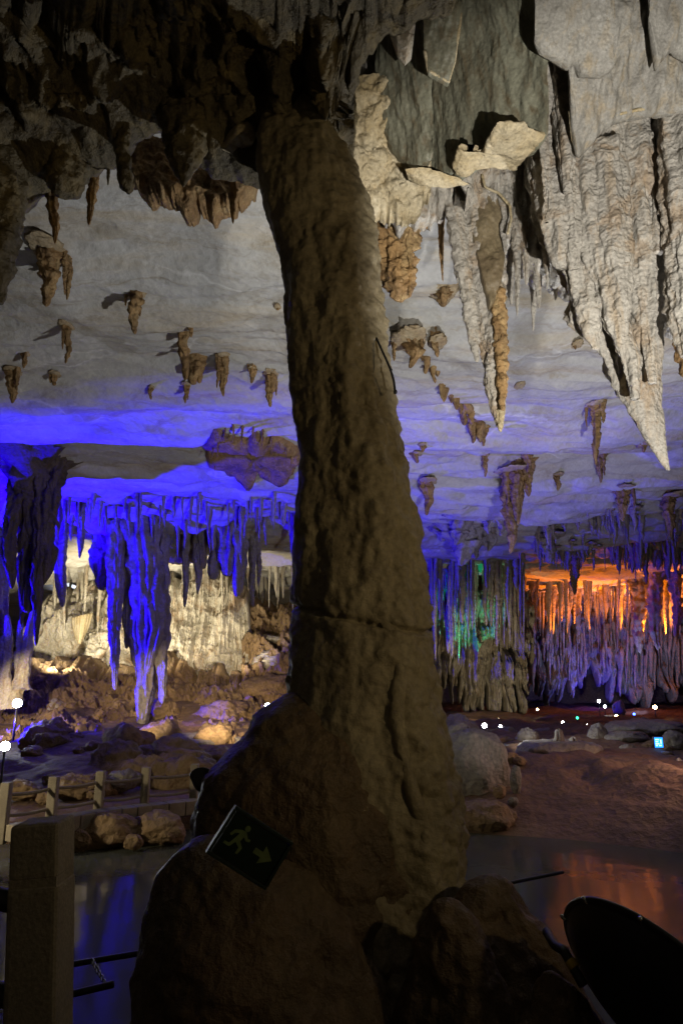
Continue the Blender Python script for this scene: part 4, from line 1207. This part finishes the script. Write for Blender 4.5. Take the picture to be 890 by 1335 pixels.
# ------------------------------------------------------------------ right bank rocks
for (lab, px, py, w, h, Y, mt, nm) in [
    ('large smooth grey flowstone mound right beside the column foot', 612, 1010, 110, 120, 15.5, 'grey_rock', 'flowstone_mound'),
    ('low brown rounded boulder at the water edge beside the column', 632, 1066, 80, 44, 13.7, 'mud_rock', 'boulder'),
    ('wide grey mound carrying two stone stubs on the right bank', 728, 985, 118, 46, 18.0, 'grey_rock', 'flowstone_mound'),
    ('grey boulder left of the mound with stone stubs', 688, 962, 32, 26, 20.0, 'grey_rock', 'boulder'),
    ('green-tinged boulder behind the column edge on the right bank', 600, 962, 60, 60, 21.5, 'grey_rock', 'boulder'),
    ('brown boulder behind the right bank mound', 655, 975, 40, 30, 20.5, 'mud_rock', 'boulder'),
    ('small upright grey stone between the two right mounds', 672, 1017, 15, 38, 14.6, 'grey_rock', 'boulder'),
    ('small reddish stone by the small upright grey stone', 650, 1032, 18, 18, 14.2, 'mud_rock', 'boulder'),
    ('small pale stone at the foot of the upright grey stone', 668, 1046, 14, 14, 13.9, 'grey_rock', 'boulder'),
    ('long olive-grey fallen slab behind the blue sign', 838, 950, 110, 22, 21.5, 'grey_rock', 'fallen_slab'),
    ('short fallen slab below the long olive-grey one', 812, 962, 66, 18, 20.0, 'grey_rock', 'fallen_slab'),
    ('mossy boulder at the left end of the fallen slabs', 778, 962, 28, 34, 20.0, 'grey_rock', 'boulder'),
    ('rounded bluish boulder right of the blue sign', 878, 970, 36, 32, 18.5, 'grey_rock', 'boulder'),
    ('small grey stone under the fallen slabs', 818, 977, 22, 14, 18.5, 'grey_rock', 'boulder'),
    ('tiny white stone at the right edge on the red bank', 885, 996, 10, 14, 16.5, 'pale_rock', 'boulder'),
    ('dark flat boulder left of the blue sign', 845, 976, 26, 14, 18.8, 'mud_rock', 'boulder')]:
    rockt(lab, px, py, w, h, Y, mt, px * 3 + py, name=nm, hi=True, rough=0.13, soft=0.6)
rb = np.random.RandomState(57)
for i in range(44):
    Yb = rb.uniform(15.0, 23.0)
    xb = rb.uniform(-0.47, -0.17) * Yb
    gz = ground_z(xb, Yb)
    w = rb.choice([0.25, 0.35, 0.5, 0.8, 1.2])
    V, Q = boulder((xb, Yb, gz + 0.1 * w), w * 0.62, w * 0.5, w * rb.uniform(0.3, 0.5), 7000 + i, rough=0.22, soft=0.25)
    o = tag(link('boulder', mesh_from('boulder', V, Q), M['mud_rock']), 'rubble', 'boulder', 'rubble boulders behind the fence')
    repeat(o, 'rubble behind', xb / Yb, w)
rb = np.random.RandomState(31)
for i in range(34):
    px = rb.uniform(640, 895)
    py = rb.uniform(948, 985) + 8 * (px < 690)
    v_ = (667.5 - py) / F
    Yb = float(np.clip((-0.05 - CAM[2]) / ((SP + v_ * CP) / (CP - v_ * SP)), 15, 26))
    w = rb.choice([12, 16, 22, 30, 44]); h = w * rb.uniform(0.4, 0.8)
    o = rockt('grey rubble', px, py, w, h, Yb, rb.choice(['grey_rock', 'grey_rock', 'mud_rock']), 4000 + i, group='rubble boulders on the right bank', rough=0.2, soft=0.3)
    repeat(o, 'rubble', px, w)
for (lab, px, pb, pt, w, Y) in [
    ('taller leaning stone stub on the right bank mound', 732, 985, 950, 20, 17.8),
    ('shorter stone stub right of the taller one on the mound', 750, 985, 960, 20, 17.9),
    ('low pointed stub left on the right bank mound', 708, 990, 968, 26, 17.6)]:
    m = mpp(pb, Y)
    V, Q = stal(at(px, pb, Y), at(px - 4, pt, Y), w * m / 2, px, ns=30, nr=36, pw=0.4, embed=0.5, tip=0.2)
    tag(link('stalagmite', mesh_from('stalagmite', V, Q), M['grey_rock']), lab, 'stalagmite')
# stones along the left water edge
for (lab, px, py, w, h, Y, mt) in [
    ('flat pale stone on the kerb under the second fence post from the column', 106, 1072, 24, 8, 12.6, 'grey_rock'),
    ('brown waterside boulder below the middle of the fence', 140, 1085, 76, 44, 12.4, 'mud_rock'),
    ('reddish waterside boulder between the column foot and the fence', 208, 1082, 78, 44, 12.7, 'mud_rock'),
    ('small dark waterside stone near the stone post', 105, 1096, 26, 26, 12.0, 'mud_rock'),
    ('small stone at the water edge under the rightmost fence post', 175, 1098, 26, 18, 12.0, 'mud_rock')]:
    rockt(lab, px, py, w, h, Y, mt, px * 3 + py, hi=True, rough=0.14)

# ------------------------------------------------------------------ fence and kerb across the pond
PZ = -0.56
FP = []
for (px, pt, pb) in [(3, 1020, 1082), (66, 1012, 1071), (128, 1005, 1060), (188, 1000, 1053), (252, 996, 1046)]:
    v = (667.5 - pb) / F; s = (SP + v * CP) / (CP - v * SP)
    Yp = (PZ - CAM[2]) / s
    b = at(px, pb, Yp); t = at(px, pt, Yp)
    FP.append((b, t[2] - b[2]))
fence = empty('path_fence', FP[1][0])
for (b, h) in FP:
    me = box((b[0], b[1], b[2] + h / 2 - 0.1), (0.145, 0.145, h + 0.2), 0.02)
    part('post', me, M['post_stone'], fence)
for k in (0.30, 0.74):
    for (b0, h0), (b1, h1) in zip(FP[:-1], FP[1:]):
        p0 = b0 + (0, 0, h0 * k); p1 = b1 + (0, 0, h1 * k)
        t = np.linspace(0, 1, 12)[:, None]
        pts = p0 + (p1 - p0) * t; pts[:, 2] -= 0.03 * np.sin(np.pi * t[:, 0])
        V, Q = tube(pts, 0.027, 10)
        part('rail', mesh_from('rail', V, Q), M['post_stone'], fence)
tag(fence, 'pale stone post-and-rail fence along the far side of the pond', 'fence')
kr = empty('kerb', FP[1][0])
for (b0, h0), (b1, h1) in zip(FP[:-1], FP[1:]):
    d = b1 - b0; L = np.linalg.norm(d[:2]); a = math.atan2(d[1], d[0])
    nrm = np.array((math.sin(a), -math.cos(a), 0))
    for j in range(3):
        c = b0 + d * ((j + 0.5) / 3) + nrm * 0.22
        me = box((c[0], c[1], PZ - 0.03), (L / 3 - 0.015, 0.32, 0.24), 0.02, Matrix.Rotation(a, 4, 'Z'))
        part('kerb_stone', me, M['post_stone'], kr)
tag(kr, 'low pale stone kerb under the fence at the pond edge', 'kerb')

# ------------------------------------------------------------------ near stone post with its rope, lower left
NP = at(58, 1335, 2.2)
npost = empty('stone_post', (NP[0], 2.25, 0))
zt = float(at(54, 1075, 2.2)[2]); zj = float(at(54, 1155, 2.2)[2])
wpx = 68 * mpp(1200, 2.2)
part('cap', box((NP[0], 2.3, (zt + zj) / 2 + 0.004), (wpx * 0.97, wpx * 0.97, zt - zj - 0.008), 0.018), M['post_stone'], npost)
part('groove', box((NP[0], 2.3, zj), (wpx * 0.93, wpx * 0.93, 0.03), 0.0), M['post_stone'], npost)
part('shaft', box((NP[0], 2.3, (zj - 0.004 - 0.05) / 2), (wpx, wpx, zj + 0.05 - 0.008), 0.018), M['post_stone'], npost)
npost.rotation_euler = (0, R(-4.5), 0)
tag(npost, 'near square stone post with rounded cap at the lower left', 'post')
for (lab, z0, sag) in [('upper dark rail tube left of the near stone post', float(at(10, 1175, 2.2)[2]), 0.10), ('lower dark rail tube at the bottom left corner', float(at(10, 1300, 2.2)[2]), 0.10)]:
    t = np.linspace(0, 1, 24)
    x0 = NP[0] - wpx / 2 + 0.01
    V, Q = tube(np.stack([x0 - 0.75 * t, 2.3 - 0.25 * t, z0 - 0.05 + sag * np.sin(t * 1.9) * 1.3], -1), 0.032, 12)
    tag(link('rail_tube', mesh_from('rail_tube', V, Q), M['dark_metal']), lab, 'rail')

# dark metal frame over the water, lower left
mf = empty('metal_frame', at(60, 1280, 4.4))
fp = [at(40, 1268, 4.4), at(95, 1257, 4.4), at(180, 1243, 4.4), at(290, 1226, 4.6)]
V, Q = tube(np.array([np.array([np.interp(u, range(4), [q[i] for q in fp]) for i in range(3)]) for u in np.linspace(0, 3, 20)]), 0.016, 10)
part('long_bar', mesh_from('long_bar', V, Q), M['dark_metal'], mf)
V, Q = tube(np.linspace(at(40, 1309, 4.1), at(148, 1283, 4.1), 8), 0.018, 10)
part('short_bar', mesh_from('short_bar', V, Q), M['dark_metal'], mf)
a0, a1 = at(120, 1252, 4.38), at(138, 1283, 4.12)
for i in range(6):
    c = a0 + (a1 - a0) * (i + 0.5) / 6
    th = np.linspace(0, 2 * math.pi, 14)
    ax = (a1 - a0) / np.linalg.norm(a1 - a0)
    sd = np.cross(ax, (1, 0, 0) if i % 2 else (0, 1, 0)); sd /= np.linalg.norm(sd)
    V, Q = tube(c + 0.024 * np.cos(th)[:, None] * ax + 0.014 * np.sin(th)[:, None] * sd, 0.0042, 6)
    part('chain_link', mesh_from('chain_link', V, Q), M['steel'], mf)
for p in (at(52, 1266, 4.4),):
    V, Q = tube(np.array([p, p + (0, -0.1, -0.6), p + (0, -0.2, -1.9)]), 0.016, 8)
    part('leg', mesh_from('leg', V, Q), M['dark_metal'], mf)
tag(mf, 'dark metal bars joined by a short chain over the water behind the post', 'metal frame')

# stick poking out over the water at right
V, Q = tube(np.linspace(at(640, 1156, 5.0), at(733, 1137, 5.6), 10), 0.013, 8)
tag(link('stick', mesh_from('stick', V, Q), M['black_rubber']), 'thin dark stick poking out over the water from behind the foot', 'stick')

# ------------------------------------------------------------------ black flood-lamp hood, lower right
hood = empty('floodlight', HOOD_C)
Rr = 0.60
prof_o = [(0.03, -0.50), (0.12, -0.49), (0.24, -0.45), (0.36, -0.37), (0.46, -0.26), (0.54, -0.13), (0.585, -0.03), (0.60, 0.0), (0.612, 0.0), (0.612, 0.02), (0.59, 0.022), (0.575, -0.03), (0.53, -0.13), (0.45, -0.25), (0.35, -0.36), (0.2, -0.44), (0.02, -0.47)]
V, Q = lathe([(r * 0.77, z * 0.30) for r, z in prof_o], 72, HOOD_C, HOOD_AX)
part('hood', mesh_from('hood', V, Q), M['black_paint'], hood)
V, Q = tube(np.array([HOOD_C + HOOD_AX * 0.012 + 0.471 * (math.cos(a) * np.cross(HOOD_AX, (0, 0, 1)) / np.linalg.norm(np.cross(HOOD_AX, (0, 0, 1))) + math.sin(a) * np.cross(HOOD_AX, np.cross(HOOD_AX, (0, 0, 1))) / np.linalg.norm(np.cross(HOOD_AX, (0, 0, 1)))) for a in np.linspace(0, 2 * math.pi, 73)]), 0.012, 8)
part('rim', mesh_from('rim', V, Q), M['black_paint'], hood)
V, Q = lathe([(0.01, -0.02), (0.05, 0.0), (0.06, 0.05), (0.05, 0.1), (0.01, 0.12)], 20, HOOD_C - HOOD_AX * 0.1, HOOD_AX)
part('bulb', mesh_from('bulb', V, Q), M['dim_lens'], hood)
_u = np.cross(HOOD_AX, (0, 0, 1)); _u /= np.linalg.norm(_u); _w = np.cross(HOOD_AX, _u)
for a in np.linspace(0, 2 * math.pi, 10, endpoint=False):
    V, Q = lathe([(0.001, 0.012), (0.008, 0.010), (0.011, 0.0), (0.009, -0.02)], 10, HOOD_C + 0.481 * (math.cos(a) * _u + math.sin(a) * _w), math.cos(a) * _u + math.sin(a) * _w)
    part('rim_glint', mesh_from('rim_glint', V, Q), M['steel'], hood)  # steel beads added for the glints along the rim
hb = HOOD_C - HOOD_AX * 0.12
V, Q = tube(np.array([hb, hb + (-0.12, -0.05, -0.3), (hb[0] - 0.15, hb[1] - 0.15, -0.9), (hb[0] - 0.15, hb[1] - 0.15, -1.8)]), 0.03, 10)
part('stand', mesh_from('stand', V, Q), M['black_paint'], hood)
cb = [at(712, 1215, 3.75), at(722, 1232, 3.6), at(735, 1240, 3.5), at(745, 1258, 3.45), at(760, 1285, 3.4)]
V, Q = tube(np.array([np.array([np.interp(u, range(5), [q[i] for q in cb]) for i in range(3)]) for u in np.linspace(0, 4, 24)]), 0.022, 10)
part('cable', mesh_from('cable', V, Q), M['black_rubber'], hood)
V, Q = tube(np.linspace(at(742, 1252, 3.46), at(749, 1262, 3.44), 5), 0.026, 12)
part('yellow_band', mesh_from('yellow_band', V, Q), M['yellow_tape'], hood)
tag(hood, 'large black dish-shaped floodlight hood at the lower right', 'floodlight')

# ------------------------------------------------------------------ small spot lamps
def spot_lamp(label, pos, ax, r, body='black_paint', lens='white_lens', name='spotlight', group=None, stem=0.4):
    ax = np.asarray(ax, float); ax /= np.linalg.norm(ax)
    rt = empty(name, pos)
    V, Q = lathe([(0.01, -1.5 * r), (0.55 * r, -1.45 * r), (0.8 * r, -0.9 * r), (1.0 * r, -0.1 * r), (1.12 * r, 0.12 * r), (1.12 * r, 0.2 * r), (0.95 * r, 0.2 * r), (0.95 * r, 0.05 * r)], 22, pos, ax)
    part('housing', mesh_from('housing', V, Q), M[body], rt)
    V, Q = lathe([(0.94 * r, 0.08 * r), (0.6 * r, 0.16 * r), (0.01, 0.2 * r)], 22, pos, ax)
    part('lens', mesh_from('lens', V, Q), M[lens], rt)
    V, Q = tube(np.array([pos - ax * 0.6 * r, pos - ax * 0.6 * r + (0, 0, -stem * 0.5), pos - ax * 0.6 * r + (0, 0, -stem)]), 0.25 * r, 8)
    part('stem', mesh_from('stem', V, Q), M[body], rt)
    return tag(rt, label, 'spotlight', group)


def tocam(p, up=0.0):
    d = CAM - p
    return d / np.linalg.norm(d) + np.array((0, 0, up))


for (lab, px, py, Y, r, lens) in [
    ('bright white spotlight at left, upper of the two by the left edge', 23, 917, 21.5, 0.20, 'white_lens'),
    ('bright white spotlight at the left edge, lower of the two', 7, 973, 14.6, 0.14, 'white_lens'),
    ('bright white spotlight beside the column above its shoulder', 349, 921, 21.0, 0.14, 'white_lens'),
    ('brightest white lamp right of the column foot in the background', 631, 946, 24.0, 0.16, 'white_lens'),
    ('small white lamp just right of the brightest background lamp', 652, 947, 24.5, 0.09, 'white_lens'),
    ('small white floor lamp, left of the pair in the dark right background', 733, 942, 26.0, 0.09, 'white_lens'),
    ('small white floor lamp, right of the pair in the dark right background', 764, 946, 25.0, 0.10, 'white_lens'),
    ('white lamp under the deep blue curtain, upper left of its pair', 780, 914, 33.0, 0.13, 'white_lens'),
    ('white lamp under the deep blue curtain, lower right of its pair', 788, 921, 33.0, 0.13, 'white_lens'),
    ('warm lamp by the tiny orange-lit rock in the right background', 803, 934, 30.0, 0.14, 'warm_lens'),
    ('yellowish white lamp near the right edge above the fallen slabs', 853, 922, 30.0, 0.16, 'warm_lens'),
    ('small warm lamp below the fluted rock hem', 700, 925, 30.0, 0.09, 'warm_lens'),
    ('small green lamp above the fallen slabs', 752, 936, 28.0, 0.09, 'green_lens'),
    ('small blue lamp right of the green one above the fallen slabs', 826, 931, 29.0, 0.10, 'blue_lens')]:
    p = at(px, py, Y)
    gz = ground_z(p[0], p[1])
    spot_lamp(lab, p, tocam(p, 0.25), r * (0.7 if px < 400 else 0.5), lens=lens, stem=max(0.3, p[2] - gz + 0.2))
spot_lamp('black floodlight on a stand in the water outside the right edge', FLOOD - np.array((-0.18, 0.30, 0.90)) * 0.06, (-0.18, 0.30, 0.90), 0.16, lens='dim_lens', stem=2.4)
spot_lamp('black fill floodlight added for the fence, on a stand in the water outside the left edge', SIDE_FILL - np.array((0.72, 0.66, -0.17)) * 0.06, (0.72, 0.66, -0.17), 0.16, lens='dim_lens', stem=2.9)
spot_lamp('black fill floodlight added for the draperies, out of view near the viewer', NEAR_FILL - np.array((0.05, 0.785, 0.62)) * 0.06, (0.05, 0.785, 0.62), 0.14, lens='dim_lens', stem=0.8)
bl = spot_lamp('blue floodlight with added light-blocking plates on the left bank', BLUEP - np.array((0.80, 0.05, 0.60)) * 0.06, (0.80, 0.05, 0.60), 0.16, lens='dim_blue_lens', stem=1.2)
part('light_blocker', box(tuple(BLUEP + (0.1, -0.36, 0.20)), (3.0, 0.02, 1.12), 0.004, Matrix.Rotation(R(9), 4, 'Y')), M['black_paint'], bl)  # plates added to keep blue off the near ceiling, wall and ground
part('light_blocker', box(tuple(BLUEP + (-0.42, 0.36, 0.05)), (1.76, 0.02, 0.75), 0.004), M['black_paint'], bl)
part('light_blocker', box(tuple(BLUEP + (0.75, 0.0, -0.11)), (1.0, 2.4, 0.02), 0.004), M['black_paint'], bl)
p = at(262, 1012, 4.55)
spot_lamp('black spotlight housing silhouetted on the left shoulder of the column foot', p, (-0.25, 0.75, 0.75), 0.062, lens='black_rubber', stem=0.25)
# small warm-lit stone near the far warm lamp
rockt('tiny orange-lit rock in the dark right background', 806, 924, 16, 22, 31.5, 'pale_rock', 9)

# blue lit sign on the right bank
sgp = at(858, 968, 18.0)
sg = empty('lit_sign', sgp)
part('case', box(tuple(sgp + (0, 0.04, 0)), (0.24, 0.06, 0.28), 0.01), M['black_paint'], sg)
part('screen', box(tuple(sgp), (0.20, 0.02, 0.24), 0.004), M['screen_blue'], sg)
for (dx, dz, w, h) in [(-0.04, 0.07, 0.09, 0.02), (-0.05, 0.02, 0.06, 0.02), (0.05, 0.02, 0.02, 0.10), (-0.04, -0.03, 0.09, 0.02), (-0.06, -0.07, 0.04, 0.02), (0.03, -0.07, 0.06, 0.02)]:
    part('glyph_stroke', box(tuple(sgp + (dx, -0.012, dz)), (w, 0.008, h), 0.0), M['screen_pale'], sg)
V, Q = tube(np.array([sgp + (0, 0.05, -0.1), sgp + (0, 0.05, -0.4), sgp + (0, 0.05, -0.9)]), 0.02, 8)
part('stem', mesh_from('stem', V, Q), M['black_paint'], sg)
tag(sg, 'small glowing blue sign on the right bank', 'sign')

# thin cable with a bead hanging off the right flank of the column
hp = [at(490, 440, 4.5), at(502, 466, 4.42), at(509, 482, 4.4), at(513, 496, 4.4), at(515, 511, 4.4)]
hc = empty('hanging_cable', hp[0])
V, Q = tube(np.array([np.array([np.interp(u, range(5), [q[i] for q in hp]) for i in range(3)]) for u in np.linspace(0, 4, 24)]), 0.0085, 8)
part('cable', mesh_from('cable', V, Q), M['black_rubber'], hc)
V, Q = boulder(hp[-1], 0.016, 0.016, 0.018, 3, nt=14, npz=10, rough=0.02)
part('bead', mesh_from('bead', V, Q), M['black_rubber'], hc)
V, Q = boulder(hp[2], 0.013, 0.013, 0.014, 5, nt=12, npz=8, rough=0.02)
part('knot', mesh_from('knot', V, Q), M['black_rubber'], hc)
tag(hc, 'thin black cable end with a bead sticking out of the column at right', 'cable')

# ------------------------------------------------------------------ unlit green exit sign on the foot
sc_ = at(326, 1104, 3.30)
ex = empty('exit_sign', sc_)
ux = at(369, 1099, 3.30) - at(301, 1055, 3.22); ux /= np.linalg.norm(ux)
uy = at(285, 1116, 3.22) - at(301, 1055, 3.22); uy = uy - ux * (uy @ ux); uy /= -np.linalg.norm(uy)
un = np.cross(ux, uy)
SM = Matrix(((ux[0], uy[0], un[0], 0), (ux[1], uy[1], un[1], 0), (ux[2], uy[2], un[2], 0), (0, 0, 0, 1)))
if un[1] > 0:
    un = -un
sw, shh = 0.305, 0.21


def sgn(x, y, o):
    return sc_ + ux * x + uy * y + un * o


part('panel', box(tuple(sc_), (sw - 0.02, shh - 0.02, 0.02), 0.003, SM), M['sign_green'], ex)
for (x, y, w, h) in [(0, shh / 2, sw + 0.012, 0.014), (0, -shh / 2, sw + 0.012, 0.014), (-sw / 2, 0, 0.014, shh - 0.016), (sw / 2, 0, 0.014, shh - 0.016)]:
    part('frame', box(tuple(sgn(x, y, 0.002)), (w, h, 0.034), 0.003, SM), M['sign_frame_green'], ex)


def poly_part(name, pts, mat, o0=0.0105, o1=0.0135):
    n = len(pts)
    V = [sgn(x, y, o1) for x, y in pts] + [sgn(x, y, o0) for x, y in pts]
    faces = [list(range(n))] + [[i, (i + 1) % n, n + (i + 1) % n, n + i] for i in range(n)]
    part(name, mesh_from(name, np.array(V), faces, False), M[mat], ex)


# arrow pointing right
poly_part('arrow', [(0.02, 0.012), (0.06, 0.012), (0.06, 0.04), (0.115, 0.0), (0.06, -0.04), (0.06, -0.012), (0.02, -0.012)], 'sign_pale')
# running figure
hcx, hcy = -0.055, 0.058
poly_part('running_head', [(hcx + 0.013 * math.cos(a), hcy + 0.013 * math.sin(a)) for a in np.linspace(0, 2 * math.pi, 14, endpoint=False)], 'sign_pale')
poly_part('running_body', [(-0.075, 0.042), (-0.052, 0.044), (-0.03, 0.022), (-0.018, 0.026), (-0.016, 0.016), (-0.034, 0.010), (-0.05, 0.022), (-0.056, 0.0), (-0.032, -0.02), (-0.036, -0.052), (-0.048, -0.052), (-0.047, -0.027), (-0.072, -0.012), (-0.088, -0.042), (-0.118, -0.042), (-0.118, -0.031), (-0.095, -0.029), (-0.082, 0.004), (-0.076, 0.026), (-0.096, 0.018), (-0.104, 0.0), (-0.114, 0.004), (-0.104, 0.028)], 'sign_pale')
tag(ex, 'unlit green exit sign with running figure and arrow on the column foot', 'sign')

# body of the added column fill lamp, on a pole right of the viewer
spot_lamp('black fill spotlight added for the column, on a pole right of the viewer', np.array(COLUMN_FILL) - np.array((-0.69, 0.655, 0.29)) * 0.05, (-0.69, 0.655, 0.29), 0.12, lens='dim_lens', stem=2.7)

# each of the repeated stalactites gets a label of its own: its length and its place in the row
for key, words, rev in [('crowd', 'grey-ochre stalactite cluster in the crowd above the orange glow, {} from the right edge', True),
                        ('violet', 'violet stalactite in the row right of the column, {} from the column', False),
                        ('far', 'slender stalactite before the far blue-lit curtain, {} from the right edge', True),
                        ('bay', 'small stalactite in the blue ceiling left of the column, {} from the column', True),
                        ('rubble behind', 'rubble boulder on the slope behind the fence, {} from the column', True),
                        ('rubble', 'angular rubble boulder on the right bank, {} from the column', False),
                        ('pale', 'pale stalactite far behind the blue ones, {} from the column', True)]:
    L_ = sorted(REPEATS[key], key=lambda t: t[0], reverse=rev)
    sz = sorted(t[1] for t in L_)
    lo, hi = sz[len(sz) // 3], sz[2 * len(sz) // 3]
    for i, (px, size, o) in enumerate(L_):
        o['label'] = (('small ' if size < lo else 'large ' if size > hi else 'mid-sized ') if key.startswith('rubble') else ('short ' if size < lo else 'long ' if size > hi else 'middling ')) + words.format(ordinal(i + 1))
